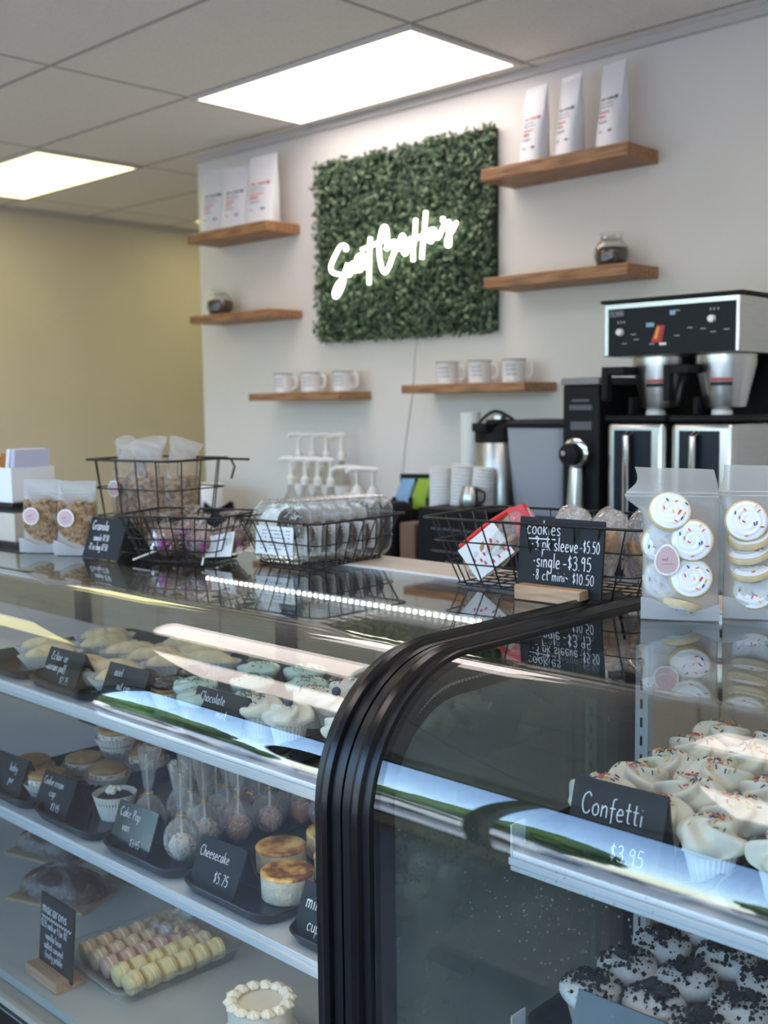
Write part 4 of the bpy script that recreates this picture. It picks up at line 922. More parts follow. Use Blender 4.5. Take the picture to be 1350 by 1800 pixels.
# clamshells in the middle basket
def clamshell(label, loc, rz, tiltx, front, seed):
    t = thing('cookie_clamshell', label, 'clamshell', loc, rz, 'cookie clamshells in the basket'); t.rotation_euler = (tiltx, 0, rz)
    m = MB(); w, h, d = .166, .138, .034
    def rr(w, h, r, y): return [(p[0], y, p[1] + .135 / 2) for p in rrect(w, h, r, 0, 6)]
    m.loft([rr(w * .86, h * .86, .03, -d / 2), rr(w * .93, h * .93, .034, -d / 2 + .008), rr(w, h, .036, -.002), rr(w, h, .036, .002), rr(w * .93, h * .93, .034, d / 2 - .008), rr(w * .86, h * .86, .03, d / 2)]); m.build('clear_shell', M_clam, t, smooth=40)
    m = MB()
    for y in (-.0025, .0025): m.tube(rr(w * .99, h * .99, .036, y), .0012, 5, 0, True)
    m.tube(rr(w * .86, h * .86, .03, -d / 2), .0009, 5, 0, True); m.build('shell_rim', M_clam, t)
    m = MB(); m.T = Matrix.Translation((.028, -.004, .084 if front else .05)) @ Matrix.Rotation(PI / 2, 4, 'X'); m.lathe([(0, -.004), (.032, -.004), (.036, .003), (.033, .006), (0, .006)], 72, (0, 0, 0), 0, lambda a, k: 1 + .03 * math.sin(30 * a)); m.build('paper_liner', pbr('brown cookie liner', (74, 58, 50), .8), t)
    m = MB(); m.T = Matrix.Translation((-.024, -.002, .078)) @ Matrix.Rotation(PI / 2, 4, 'X'); m.lathe([(0, -.004), (.036, -.004), (.039, .003), (.0, .003)], 60, (0, 0, 0), 0, lambda a, k: 1 + .02 * math.sin(26 * a)); m.build('white_liner', M_paper_cup, t)
    m = MB(); m.T = Matrix.Translation((.028, -.0105, .084 if front else .05)) @ Matrix.Rotation(PI / 2, 4, 'X'); m.lathe([(0, 0), (.024, 0), (.027, .002), (.0, .004)], 24); m.build('cookie', M_choc, t)
    m = MB(); m.box(-.058, .05, -d / 2 - .0012, -d / 2 - .0006, .016, .078); lbp = m.build('label', M_card, t)
    m = MB(); r = random.Random(seed)
    for k in range(6):
        z = .068 - k * .008
        for x, n in ((-.045, 3), (-.018, 9)):
            for j in range(n):
                if r.random() < .82: m.box(x + j * .0066, x + j * .0066 + r.uniform(.003, .006), -d / 2 - .0017, -d / 2 - .0012, z, z + .0018)
    m.build('label_lettering', M_tan_ink, lbp)
for k in range(7):
    clamshell(('clear cookie clamshell with white label at the front of the basket', 'second clear clamshell from the front of the basket', 'third clear clamshell from the front of the basket', 'fourth clear clamshell, mid-basket', 'third clear clamshell from the back of the basket', 'second clear clamshell from the back of the basket', 'clear cookie clamshell at the back of the basket')[k],
              (-1.862 + .006 * k, 1.594 + k * .036, TOP + .006), R(8), R(-5), k == 0, k)

# candy pops in the round basket
M_foil = pbr('crinkled candy film', (206, 196, 198), .16, .65, bump=1.0, bscale=50)
def wrapped_pop(label, loc, rz, ball, stick, seed):
    t = thing('candy_pop', label, 'candy pop', loc, rz, 'wrapped candy pops in the basket'); r = random.Random(seed)
    m = MB(); m.ball((0, 0, .034), .03, 20); m.build('candy', ball, t)
    p = [r.uniform(0, 6) for _ in range(6)]
    m = MB(); m.surf(lambda u, v: ((.036 * math.sin(PI * min(v * 1.25, 1)) ** .7 * (1 + .12 * math.sin(5 * 2 * PI * u + p[0] + 7 * v)) + .004 + (.018 * (v - .8) * 5 if v > .8 else 0)) * math.cos(2 * PI * u),
        (.036 * math.sin(PI * min(v * 1.25, 1)) ** .7 * (1 + .12 * math.sin(4 * 2 * PI * u + p[1] + 5 * v)) + .004 + (.018 * (v - .8) * 5 if v > .8 else 0)) * math.sin(2 * PI * u), .001 + .1 * v), 40, 24); m.build('wrapper', M_cello, t, smooth=25)
    m = MB(); m.tube(stick, .0024, 8); m.build('stick', M_white_plastic, t)
    m = MB()
    for k in range(13):
        a = r.uniform(0, 6.28); m.T = Matrix.Scale(1.0, 4) @ Matrix.Translation((.033 * math.cos(a), .033 * math.sin(a), r.uniform(.02, .055))) @ Matrix.Rotation(a, 4, 'Z') @ Matrix.Rotation(r.uniform(0, 3), 4, 'X'); m.add([(0, -.012, 0), (.005, 0, .005), (0, .013, 0), (.002, 0, -.006)], [(0, 1, 3), (1, 2, 3), (0, 3, 2), (0, 2, 1)], 0 if k % 3 else 1)
    m.build('foil_curl', [M_foil, pbr('magenta foil', (188, 64, 170), .2, .5)], t)
    return t
M_cbrown = pbr('brown candy', (104, 68, 54), .4); M_cpale = pbr('pale candy', (136, 100, 90), .4)
for k, (x, y, z, b, st, lb) in enumerate(((-2.135, 1.485, .006, M_cpale, [(0, -.02, .02), (-.03, -.085, .002)], 'wrapped candy pop with magenta foil, stick poking out at the front corner'), (-2.10, 1.535, .02, M_cbrown, [(0, 0, .03), (.0, .03, .04)], 'wrapped brown candy pop at the peak of the candy basket'),
    (-2.035, 1.515, .006, M_cpale, [(0, -.01, .02), (-.05, -.085, .001)], 'wrapped candy pop with stick crossing the front wires'), (-1.985, 1.565, .012, M_cbrown, [(0, 0, .03), (.01, .03, .04)], 'wrapped brown candy pop at the clamshell end of the candy basket'), (-2.03, 1.585, .006, M_cbrown, [(0, 0, .03), (.01, .02, .04)], 'wrapped brown candy pop at the back of the candy basket'))):
    wrapped_pop(lb, (x, y, TOP + z), R(20 + 31 * k), b, st, k)
t = thing('price_card', 'folded white price card in the candy basket', 'card', (-1.985, 1.515, TOP + .012), R(24)); m = MB(); m.loft([[(-.035, 0, 0), (.035, 0, .005), (.04, .012, .06), (-.03, .012, .045)], [(-.035, .0012, 0), (.035, .0012, .005), (.04, .0132, .06), (-.03, .0132, .045)]]); m.build('card_sheet', M_card, t, smooth=0)

# cookie sleeves in the long basket
M_sleeve = clear('sleeve film', (1, 1, 1), 1.5, .06, milk=.2, bump=1.0, bscale=55, boost=2.4)
M_ckstack = pbr('pale cookie edge', (196, 156, 108), .8, var=.12, vscale=60, bump=.3)
def sleeve(label, loc, eul, red, seed, L=.14):
    L = .178 if red else L
    t = thing('cookie_sleeve', label, 'cookie sleeve', loc, 0, 'wrapped cookie sleeves'); t.rotation_euler = eul; r = random.Random(seed); p = [r.uniform(0, 6) for _ in range(4)]
    m = MB(); m.surf(lambda u, v: ((.037 * (1 - abs(2 * v - 1) ** 5 * .6) + .003 * math.sin(9 * v + p[0])) * math.cos(2 * PI * u), (.026 * (1 - abs(2 * v - 1) ** 4) + .001 + .003 * math.sin(11 * v + 12 * u + p[1]) * (1 - abs(2 * v - 1) ** 4)) * math.sin(2 * PI * u), L * v), 36, 26); m.build('film', M_sleeve, t, smooth=30)
    m = MB()
    for k in range(3): m.T = Matrix.Translation((-.012 + k * .012, 0, L * (.36 + .1 * k))) @ Matrix.Rotation(.9 + .25 * k, 4, 'Y'); m.lathe([(0, -.005), (.024, -.005), (.027, 0), (.024, .005), (0, .006)], 24, (0, 0, 0), k % 2)
    m.build('cookies', [M_ckstack, M_sugar], t)
    if red:
        m = MB(); m.box(-.036, .036, -.024, -.0225, L * .1, L * .62); cd = m.build('card', M_card, t)
        m = MB()
        for k in range(14): x, z = r.uniform(-.03, .026), L * r.uniform(.14, .58); m.box(x, x + .007, -.0252, -.024, z, z + .004)
        m.build('card_dots', pbr('red card print', (198, 70, 72), .5), cd)
        m = MB(); m.loft([[(-.04, -.012, L * .8), (.04, -.012, L * .72), (.036, -.012, L * .95), (-.03, -.012, L * .98)], [(-.04, .01, L * .8), (.04, .01, L * .72), (.036, .01, L * .95), (-.03, .01, L * .98)]]); m.tube([(-.044, -.0, L * .1), (-.043, -.004, L * .5), (-.036, -.002, L * .85)], .006, 8); m.build('red_ribbon', pbr('red ribbon', (206, 40, 38), .4), t)
for k, (x, y, z, rx, ry, rz, red, lb) in enumerate(((-1.395, 1.672, .022, -8, 50, 10, 1, 'cookie sleeve with red ribbon and red-dotted card leaning in the long basket'), (-1.29, 1.775, .03, -2, 40, 14, 0, 'clear cookie sleeve leaning behind the red-ribboned one'), (-1.215, 1.705, .025, -8, 20, 8, 0, 'clear cookie sleeve hidden behind the cookies chalkboard'),
    (-1.135, 1.715, .02, -12, 16, 12, 0, 'clear cookie sleeve at the pouch end of the long basket'), (-1.07, 1.775, .02, -6, 8, 20, 0, 'upright clear cookie sleeve in the basket corner beside the pouch'), (-1.19, 1.80, .02, 4, 24, 0, 0, 'clear cookie sleeve at the back of the long basket'))):
    sleeve(lb, (x, y, TOP + z), (R(rx), R(ry), R(rz)), red, k)

# ------------------------------------------------------------------ trays
ORD = ('first', 'second', 'third', 'fourth', 'fifth', 'sixth', 'seventh', 'eighth', 'ninth', 'tenth', 'eleventh', 'twelfth', 'thirteenth', 'fourteenth', 'fifteenth', 'sixteenth')
def tray_mesh(w=.258, d=.44, h=.021):
    m = MB(); r = .045
    m.loft([rrect(w - .03, d - .03, r - .012, 0), rrect(w - .022, d - .022, r - .008, .002), rrect(w - .004, d - .004, r, h - .003), rrect(w, d, r + .002, h - .001), rrect(w, d, r + .002, h), rrect(w - .012, d - .012, r - .004, h), rrect(w - .03, d - .03, r - .01, .0035)], cap1=True)
    return m
def tray(x, zs, label, w=.258, y0=1.143):
    t = thing('serving_tray', label, 'tray', (x, y0 + .22, zs + .0015), 0, 'black serving trays')
    tray_mesh(w).build('tray_body', M_tray, t, smooth=50)
    m = MB(); m.tube(rrect(w - .006, .434, .044, .021, 6), .0022, 6, 0, True); m.build('rolled_rim', M_tray, t)
TX = (-2.33, -2.062, -1.793, -1.522, -1.262)
for x, lb in zip(TX, ('black tray of eclairs at the tan-wall end of the upper shelf', 'black tray of eclairs behind the eclair sign', 'black tray of chocolate topped cakes', 'black tray of mint frosted cupcakes', 'black tray of blueberry and confetti cupcakes beside the case divider')): tray(x, S1, lb, .258 if x < -1.3 else .2)
for x, lb in zip(TX, ('black tray of cookie sandwiches on the middle shelf', 'black tray with the cookie cream cup', 'black tray of wrapped cake pops', 'black tray of cheesecakes', 'black tray with mini cream cups beside the case divider')): tray(x, S2, lb, .258 if x < -1.3 else .2)
S2R = .748
tray(-.742, S1, 'black tray of confetti cupcakes under the confetti sign', .268); tray(-.468, S1, 'black tray of confetti cupcakes next to the first confetti tray', .268)
tray(-.742, S2R, 'black tray of cookie crumb cupcakes nearest the fogged glass', .268); tray(-.468, S2R, 'second black tray of cookie crumb cupcakes', .268)
T1, T2, T2R = S1 + .0055, S2 + .0055, S2R + .0055

# ------------------------------------------------------------------ cupcakes
def cup(par, r0=.024, r1=.034, h=.042, mt=None, pleats=30):
    m = MB(); m.lathe([(0, 0), (r0, 0), (r0, .001), (r1, h), (r1 - .001, h), (r0 - .001, .002), (0, .002)], 120, (0, 0, 0), 0, lambda a, k: 1 + (.022 if k in (2, 3, 4) else .008) * math.sin(pleats * a)); return m.build('baking_cup', mt or M_paper_cup, par, smooth=25)
def crumb_top(par, r=.033, h=.046, mt=None):
    m = MB(); m.lathe([(0, .004), (.023, .004), (r - .002, h - .006), (r, h), (r * .8, h + .008), (0, h + .012)], 30); return m.build('cake', mt or M_brown_cake, par)
def swirl(par, R0, z0, H, turns, ridge, mt, seed=0, lobes=0, dome=.62, name='frosting'):
    """Piped frosting: a dome carrying a spiral rope (turns) or swirling lobes."""
    r = random.Random(seed); ph = r.uniform(0, 6.28)
    def fn(u, v):
        a = 2 * PI * u
        if v < .12:
            q = v / .12; rho = .86 + .14 * q; zz = z0 - .002 + .010 * q * q; k = 1
            rr = R0 * rho; bulge = 0
        else:
            q = (v - .12) / .88; rho = 1 - q; zz = z0 + .008 + H * (1 - rho ** 2) ** dome * .95; rr = R0 * rho
        if lobes:
            s = math.sin(lobes * a + ph + turns * 2 * PI * rho); b = abs(s) ** .8 * (1 if s > 0 else -1) * ridge * min(1, rho * 1.8)
        else:
            f = (turns * rho + u + ph / 6.28) % 1.0; b = ridge * (math.sin(PI * f) ** .7 - .55) * min(1, rho * 3)
        nz = (1 - rho); nr = rho
        wob = .0012 * math.sin(5 * a + ph * 3) 
        return ((rr + b * nr + wob) * math.cos(a), (rr + b * nr + wob) * math.sin(a), zz + b * (.4 + nz * .8))
    m = MB(); m.surf(fn, 64, 44); return m.build(name, mt, par, smooth=70)
def dome_pt(R0, z0, H, dome=.62, lo=.1, hi=.8):
    def pl(q):
        a = q.uniform(0, 6.283); rho = q.uniform(lo, hi); return (R0 * rho * math.cos(a), R0 * rho * math.sin(a), z0 + .009 + H * (1 - rho ** 2) ** dome * .95), (math.cos(a) * rho, math.sin(a) * rho, 1.2 - rho)
    return pl
def stuff(o): o['kind'] = 'stuff'; return o
def cupcake_confetti(seed):
    t = thing('confetti_cupcake', '', 'cupcake', (0, 0, 0), 0, 'confetti cupcakes in the fogged case'); cup(t); crumb_top(t); r = random.Random(seed)
    swirl(t, .0425, .042, .027, 1.5 if seed % 2 else -1.3, .0068, M_cream, seed, 5 if seed % 2 else 4, .5)
    m = MB(); sprinkle_bits(m, 24, r, dome_pt(.0425, .0455, .028, .5, .0, .75), .0068, .0011); stuff(m.build('sprinkles', SPR, t))
    return t
confs = [cupcake_confetti(k) for k in (1, 2, 3)]; used = [0, 0, 0]
def place(protos, flags, i, loc, rz, label, sc=1.0):
    if not flags[i]: flags[i] = 1; o = protos[i]; o.location = loc; o.rotation_euler = (0, 0, rz); o['label'] = label; o.scale = (sc,) * 3
    else: o = dup(protos[i], loc, rz, label, None, sc)
    return o
rr_ = random.Random(5); n = 0
for ix in range(5):
    for iy in range(5):
        x = -.808 + ix * .0855 + rr_.uniform(-.004, .004) + (.012 if ix >= 3 else 0); y = (1.245 if ix < 2 else 1.222) + iy * .0865 + rr_.uniform(-.004, .004)
        place(confs, used, n % 3, (x, y, T1), rr_.uniform(0, 6), 'confetti cupcake, %s from the front in the %s row from the fogged glass' % (ORD[iy], ORD[ix]), rr_.uniform(.96, 1.04)); n += 1
M_oreo_cream = pbr('cookies and cream frosting', (240, 238, 232), .5, bump=.15, bscale=90, vscale=160, col2=(226, 223, 216))
M_crumb = pbr('dark cookie crumbs', (30, 26, 26), .85, bump=.6, bscale=200)
def cupcake_oreo(seed):
    t = thing('cookie_crumb_cupcake', '', 'cupcake', (0, 0, 0), 0, 'cookie crumb cupcakes in the fogged case'); r = random.Random(seed)
    cup(t, .024, .034, .042, pbr('tan baking cup', (188, 170, 150), .7)); crumb_top(t)
    swirl(t, .0425, .042, .021, 1.0, .0016, M_oreo_cream, seed, 0, .4)
    m = MB(); pl = dome_pt(.0425, .0445, .021, .4, 0, .95)
    for k in range(170):
        p, nn = pl(r); s = r.choice((.0008, .0011, .0016, .0024, .003)); m.T = Matrix.Translation(p) @ Matrix.Rotation(r.uniform(0, 3), 4, Vector((r.random(), r.random(), r.random() + .1)).normalized())
        m.add([(-s, -s, -s), (s * 1.3, -s * .7, -s), (s * .8, s, -s * .6), (-s, s * .9, -s), (-s * .5, 0, s), (s * .6, .2 * s, s * .8)], [(0, 1, 5, 4), (1, 2, 5), (2, 3, 4, 5), (3, 0, 4), (3, 2, 1, 0)])
    stuff(m.build('crumbs', M_crumb, t, smooth=0))
    m = MB(); a0 = r.uniform(0, 6.28)
    for k in range(2): 
        m.T = Matrix.Translation((.012 * math.cos(a0 + 2.4 * k), .012 * math.sin(a0 + 2.4 * k), .073)) @ Matrix.Rotation(a0 + k, 4, 'Z') @ Matrix.Rotation(.8 + k * .5, 4, 'X')
        m.surf(lambda u, v: ((.013 + .003 * math.sin(7 * u * 6.28 + k)) * math.sin(PI * v) * math.cos(PI * u * 1.5), (.011 + .002 * math.sin(11 * u)) * math.sin(PI * v) * math.sin(PI * u * 1.5), -.005 * math.cos(PI * v)), 18, 8)
    m.build('cookie_chunk', M_crumb, t, smooth=25)
    return t
oreos = [cupcake_oreo(k) for k in (11, 12, 13)]; used = [0, 0, 0]; n = 0
for ix in range(5):
    for iy in range(4):
        x = -.815 + ix * .0835 + iy * .006 + rr_.uniform(-.003, .003) + (.012 if ix >= 3 else 0); y = 1.232 + iy * .086 + (ix % 2) * .022 + rr_.uniform(-.003, .003)
        place(oreos, used, n % 3, (x, y, T2R), rr_.uniform(0, 6), 'cookie crumb cupcake, %s from the front in the %s row from the fogged glass' % (ORD[iy], ORD[ix]), rr_.uniform(.97, 1.03)); n += 1
M_mint = pbr('mint glaze', (188, 210, 196), .22, var=.03, vscale=30, sss=.1); M_choc_glaze = pbr('chocolate glaze', (34, 26, 26), .12, bump=.2, bscale=40)
SPRG = [pbr('dark green sprinkle', (54, 84, 66), .5), pbr('green sprinkle', (78, 118, 88), .5)] * 3
def cake_mint(seed):
    t = thing('mint_cupcake', '', 'cupcake', (0, 0, 0), 0, 'mint frosted cupcakes'); r = random.Random(seed); cup(t, .026, .036, .036, pbr('brown baking cup', (150, 112, 78), .8)); crumb_top(t, .037, .040)
    swirl(t, .043, .040, .014, 1.4, .0016, M_mint, seed, 5, .5)
    m = MB(); sprinkle_bits(m, 26, r, dome_pt(.043, .0415, .014, .5, .05, .75), .006, .0009); stuff(m.build('sprinkles', SPRG, t)); return t
mints = [cake_mint(21), cake_mint(22)]; used = [0, 0]
for k, (x, y, lb) in enumerate(((-1.735, 1.262, 'mint cupcake at the chocolate-cake side, front'), (-1.655, 1.215, 'mint cupcake right behind the chocolate cupcake sign'), (-1.665, 1.345, 'mint cupcake in the middle of its tray, second from the front'), (-1.570, 1.26, 'mint cupcake beside the confetti cupcakes'), (-1.655, 1.475, 'mint cupcake at the back of the tray'), (-1.57, 1.405, 'mint cupcake stacked towards the back, beside the confetti cupcakes'), (-1.745, 1.43, 'mint cupcake at the back beside the cream puff'))):
    place(mints, used, k % 2, (x, y, T1), k * 1.3, lb, 1.0)
M_blue = pbr('blueberry', (54, 60, 84), .5)
def cake_vanilla(seed, berry):
    t = thing('blueberry_cupcake' if berry else 'vanilla_cupcake', '', 'cupcake', (0, 0, 0), 0, 'vanilla cupcakes beside the case divider'); r = random.Random(seed); cup(t); crumb_top(t)
    swirl(t, .0425, .042, .019, 1.4, .006 if berry else .003, M_cream, seed, 5 if berry else 4, .5)
    if berry:
        m = MB(); m.ball((0, 0, .075), .0085, 14); m.build('blueberry', M_blue, t)
    else:
        m = MB(); sprinkle_bits(m, 28, r, dome_pt(.0425, .0455, .019, .5, .05, .8), .006, .001); stuff(m.build('sprinkles', SPR, t))
    return t
van = [cake_vanilla(31, 1), cake_vanilla(32, 0)]; used = [0, 0]
for x, y, b, lb in ((-1.432, 1.238, 0, 'blueberry topped cupcake at the front of its tray'), (-1.512, 1.238, 1, 'confetti topped vanilla cupcake beside the mint cupcakes, front'), (-1.42, 1.34, 0, 'blueberry topped cupcake in the second row'), (-1.485, 1.345, 1, 'confetti topped vanilla cupcake in the second row'), (-1.48, 1.435, 1, 'confetti topped vanilla cupcake in the third row'), (-1.395, 1.43, 1, 'confetti topped vanilla cupcake in the third row beside the divider'),
    (-1.30, 1.25, 0, 'blueberry topped cupcake behind the divider, front'), (-1.22, 1.25, 0, 'blueberry topped cupcake against the end glass, front'), (-1.30, 1.36, 1, 'confetti topped vanilla cupcake behind the divider, middle'), (-1.215, 1.36, 0, 'blueberry topped cupcake against the end glass, middle'), (-1.30, 1.47, 1, 'confetti topped vanilla cupcake behind the divider, back'), (-1.215, 1.48, 1, 'confetti topped vanilla cupcake against the end glass, back')):
    place(van, used, b, (x, y, T1), x * 40, lb)
# chocolate topped cakes and eclairs
def cake_choc(seed):
    t = thing('chocolate_topped_cake', '', 'cake', (0, 0, 0), 0, 'chocolate topped cakes'); cup(t, .022, .034, .03); crumb_top(t, .032, .036); swirl(t, .033, .038, .012, 1, .001, M_choc_glaze, seed, 6, .5, 'glaze'); return t
cc = Rep(cake_choc(41))
for x, y, lb in ((-1.885, 1.245, 'chocolate topped cake at the front, behind the second tent sign'), (-1.835, 1.33, 'chocolate topped cake in the second row'), (-1.80, 1.245, 'chocolate topped cake beside the mint cupcakes')): cc.at((x, y, T1), x * 9, lb)
M_choux = pbr('baked choux', (222, 198, 154), .5, var=.16, vscale=40, bump=.4, bscale=60)
def eclair(seed):
    t = thing('eclair', '', 'eclair', (0, 0, 0), 0, 'eclairs in paper cups'); r = random.Random(seed); ph = r.uniform(0, 6)
    def lo(u, v): a = 2 * PI * u; k = 1 + .05 * math.sin(44 * a); q = .66 + .34 * v; return (.072 * q * k * math.copysign(abs(math.cos(a)) ** .8, math.cos(a)), .037 * q * k * math.sin(a), .034 * v)
    m = MB(); m.surf(lo, 176, 4); m.add([lo(i / 176, 0) for i in range(176)], [tuple(range(175, -1, -1))]); m.build('paper_cup', M_paper_cup, t, smooth=25)
    def bun(z0, H, w): return lambda u, v: ((.058 * math.sin(PI * v / 2 + .0) * math.cos(2 * PI * u)) * w, .0235 * math.sin(PI * v / 2) * math.sin(2 * PI * u) * w, z0 + H * math.cos(PI * v / 2) + .002 * math.sin(7 * u * 6.28 + ph) * math.sin(PI * v))
    m = MB(); m.surf(bun(.012, -.008, 1), 40, 12); m.surf(bun(.030, .022, 1.02), 40, 14); m.build('bun', M_choux, t, smooth=70)
    m = MB(); m.surf(lambda u, v: ((.058 + .004 * math.sin(10 * 2 * PI * u)) * math.cos(2 * PI * u) * math.sin(PI * v) ** .3, (.024 + .004 * math.sin(10 * 2 * PI * u)) * math.sin(2 * PI * u) * math.sin(PI * v) ** .3, .010 + .022 * v), 60, 8); m.build('cream_filling', M_cream, t)
    return t
ecl = [eclair(51), eclair(52)]; used = [0, 0]; k = 0
for x, y, rz, z, lb in ((-1.96, 1.25, 60, 0, 'eclair in paper, front, beside the chocolate topped cakes'), (-2.045, 1.27, 62, 0, 'eclair in paper right behind the eclair sign'), (-2.13, 1.25, 58, 0, 'eclair in paper, front, at the sign\'s outer edge'), (-1.985, 1.39, 55, 0, 'eclair in paper in the second row beside the chocolate cakes'), (-2.075, 1.40, 64, 0, 'eclair in paper in the middle of the second row'), (-2.16, 1.40, 60, 0, 'eclair in paper at the far side of the second row'),
   (-1.93, 1.445, 30, .004, 'cream puff eclair at the back corner beside the mint cupcakes'), (-2.03, 1.50, 50, 0, 'eclair in paper at the back of its tray'), (-2.12, 1.52, 60, 0, 'eclair in paper at the back, far side'), (-2.27, 1.26, 70, 0, 'eclair in paper at the front of the wall-end tray'), (-2.27, 1.40, 66, 0, 'eclair in paper in the middle of the wall-end tray'), (-2.36, 1.30, 60, 0, 'eclair in paper at the outer edge of the wall-end tray'), (-2.35, 1.45, 62, 0, 'eclair in paper at the back of the wall-end tray')):
    place(ecl, used, k % 2, (x, y, T1 + z), R(rz), lb, .98); k += 1
# cookie sandwiches
M_cookie = pbr('golden cookie', (190, 146, 92), .8, var=.18, vscale=70, bump=.5, bscale=150)
def sandwich(seed):
    t = thing('cookie_sandwich', '', 'cookie sandwich', (0, 0, 0), 0, 'cookie sandwiches in paper cups'); r = random.Random(seed)
    cup(t, .038, .053, .03, None, 36)
    for z0 in (.004, .036):
        m = MB(); m.lathe([(0, z0), (.038, z0 + .001), (.044, z0 + .006), (.042, z0 + .012), (.03, z0 + .017), (0, z0 + .019)], 36, (0, 0, 0), 0, lambda a, k: 1 + .02 * math.sin(5 * a + seed + k)); m.build('cookie', M_cookie, t)
    m = MB(); m.lathe([(0, .02), (.040, .02), (.0435, .025), (.0435, .033), (.040, .038), (0, .038)], 36, (0, 0, 0), 0, lambda a, k: 1 + .025 * math.sin(9 * a + k)); m.build('filling', M_cream, t)
    m = MB()
    def pl(q): a = q.uniform(0, 6.283); return (.0435 * math.cos(a), .0435 * math.sin(a), q.uniform(.022, .036)), (math.cos(a), math.sin(a), 0)
    sprinkle_bits(m, 90, r, pl, .006, .0011); stuff(m.build('sprinkles', SPR, t)); return t
sw = [sandwich(61), sandwich(62)]; used = [0, 0]; k = 0
for x, y, z, lb in ((-2.285, 1.245, 0, 'cookie sandwich at the front behind the cookie cream cup sign'), (-2.215, 1.36, 0, 'cookie sandwich with red sprinkles in the second row'), (-2.40, 1.27, 0, 'cookie sandwich at the front, far side of the tray'), (-2.325, 1.365, 0, 'cookie sandwich in the middle of the tray'), (-2.24, 1.485, 0, 'cookie sandwich with sprinkle edge at the back, beside the cake pops'), (-2.355, 1.49, 0, 'cookie sandwich at the back of the tray'), (-2.30, 1.44, .056, 'cookie sandwich stacked on top of the others')):
    place(sw, used, k % 2, (x, y, T2 + z), k, lb); k += 1
t = thing('chocolate_cream_cup', 'pleated paper cup of chocolate cake with cream crumbs, alone on its tray', 'cupcake', (-2.035, 1.265, T2)); cup(t, .031, .046, .054, None, 40); crumb_top(t, .042, .040, M_choc)
m = MB(); r = random.Random(4)
for k in range(7): m.ball((r.uniform(-.012, .012), r.uniform(-.012, .012), .056 + r.uniform(0, .006)), r.uniform(.004, .008), 9)
m.build('cream_crumbs', M_cream, t, smooth=20)
# cake pops
M_orange = pbr('caramel coating', (190, 122, 70), .35); M_popw = pbr('white candy coating', (232, 226, 218), .35); M_popp = pbr('pink candy coating', (224, 178, 168), .35)
M_wrap = clear('cake pop wrapper', (1, 1, 1), 1.5, .08, milk=.25, bump=1.0, bscale=70, boost=2.4)
def cake_pop(mt, seed):
    t = thing('cake_pop', '', 'cake pop', (0, 0, 0), 0, 'wrapped cake pops'); r = random.Random(seed); p = [r.uniform(0, 6) for _ in range(5)]
    m = MB(); m.ball((0, 0, .025), .0235, 22); m.build('cake_ball', mt, t)
    m = MB()
    def pl(q): a = q.uniform(0, 6.283); e = q.uniform(-.2, 1.3); return (.0235 * math.cos(a) * math.cos(e), .0235 * math.sin(a) * math.cos(e), .025 + .0235 * math.sin(e)), (math.cos(a) * math.cos(e), math.sin(a) * math.cos(e), math.sin(e))
    sprinkle_bits(m, 42, r, pl, .0065, .0009); stuff(m.build('sprinkles', [SPR[0], M_popw, SPR[4], M_popw, SPR[1], M_popw], t))
    m = MB(); m.tube([(0, 0, .045), (.003, 0, .155)], .0021, 8); m.build('stick', M_white_plastic, t)
    def wr(u, v):
        a = 2 * PI * u
        if v < .42: q = v / .42; rad = .030 * math.sin(PI * (.08 + .80 * q)) ** .7
        elif v < .5: rad = .012 - .007 * (v - .42) / .08
        else: q = (v - .5) / .5; rad = .006 + .017 * q ** .8
        w = 1 + (.10 + .3 * max(0, v - .45)) * math.sin(6 * a + p[0] + 4 * v) + .07 * math.sin(11 * a + p[1] + 9 * v)
        return (rad * w * math.cos(a) + .004 * max(0, v - .5) * math.sin(p[2]) * 6, rad * w * math.sin(a) * (1 if v < .5 else .6) + .003 * math.sin(p[3]) * max(0, v - .5) * 6, .001 + .17 * v + (.004 * math.sin(5 * a + p[4]) if v > .9 else 0))
    m = MB(); m.surf(wr, 48, 34); m.build('wrapper', M_wrap, t, smooth=25)
    m = MB(); m.tube([(.0075 * math.cos(a), .0075 * math.sin(a), .083) for a in [2 * PI * i / 14 for i in range(14)]], .0014, 5, 0, True); m.tube(smoothline([(.007, 0, .083), (.018, .004, .087), (.026, .001, .083)], 4), .0012, 5); m.build('gold_tie', pbr('gold tie', (206, 170, 84), .3, .8), t)
    return t
pops = [cake_pop(M_popw, 71), cake_pop(M_orange, 72), cake_pop(M_popp, 73)]; used = [0, 0, 0]
for x, y, c, lb in ((-1.735, 1.222, 0, 'white cake pop at the front, beside the cheesecake sign'), (-1.765, 1.30, 0, 'white cake pop second from the front beside the cheesecakes'), (-1.735, 1.36, 1, 'caramel cake pop with pink sprinkles behind the cheesecake sign'), (-1.72, 1.43, 2, 'pink cake pop with red sprinkles near the cheesecakes'), (-1.705, 1.505, 1, 'plain caramel cake pop in the back corner'), (-1.885, 1.25, 2, 'pink cake pop behind the cake pop sign'), (-1.83, 1.315, 0, 'white cake pop with tall wrapper in the middle of the tray'),
    (-1.80, 1.385, 2, 'pink cake pop in the middle of the tray'), (-1.79, 1.46, 1, 'caramel cake pop towards the back'), (-1.78, 1.53, 2, 'pink cake pop at the back of the tray'), (-1.885, 1.335, 2, 'pink cake pop beside the cookie cream cup tray'), (-1.86, 1.40, 0, 'white cake pop at the far side, towards the back'), (-1.865, 1.475, 2, 'pink cake pop at the far side of the back row'), (-1.65, 1.52, 1, 'caramel cake pop behind the cheesecakes'), (-1.86, 1.54, 0, 'white cake pop in the far back corner')):
    place(pops, used, c, (x, y, T2), x * 50 + y * 9, lb, 1.12)
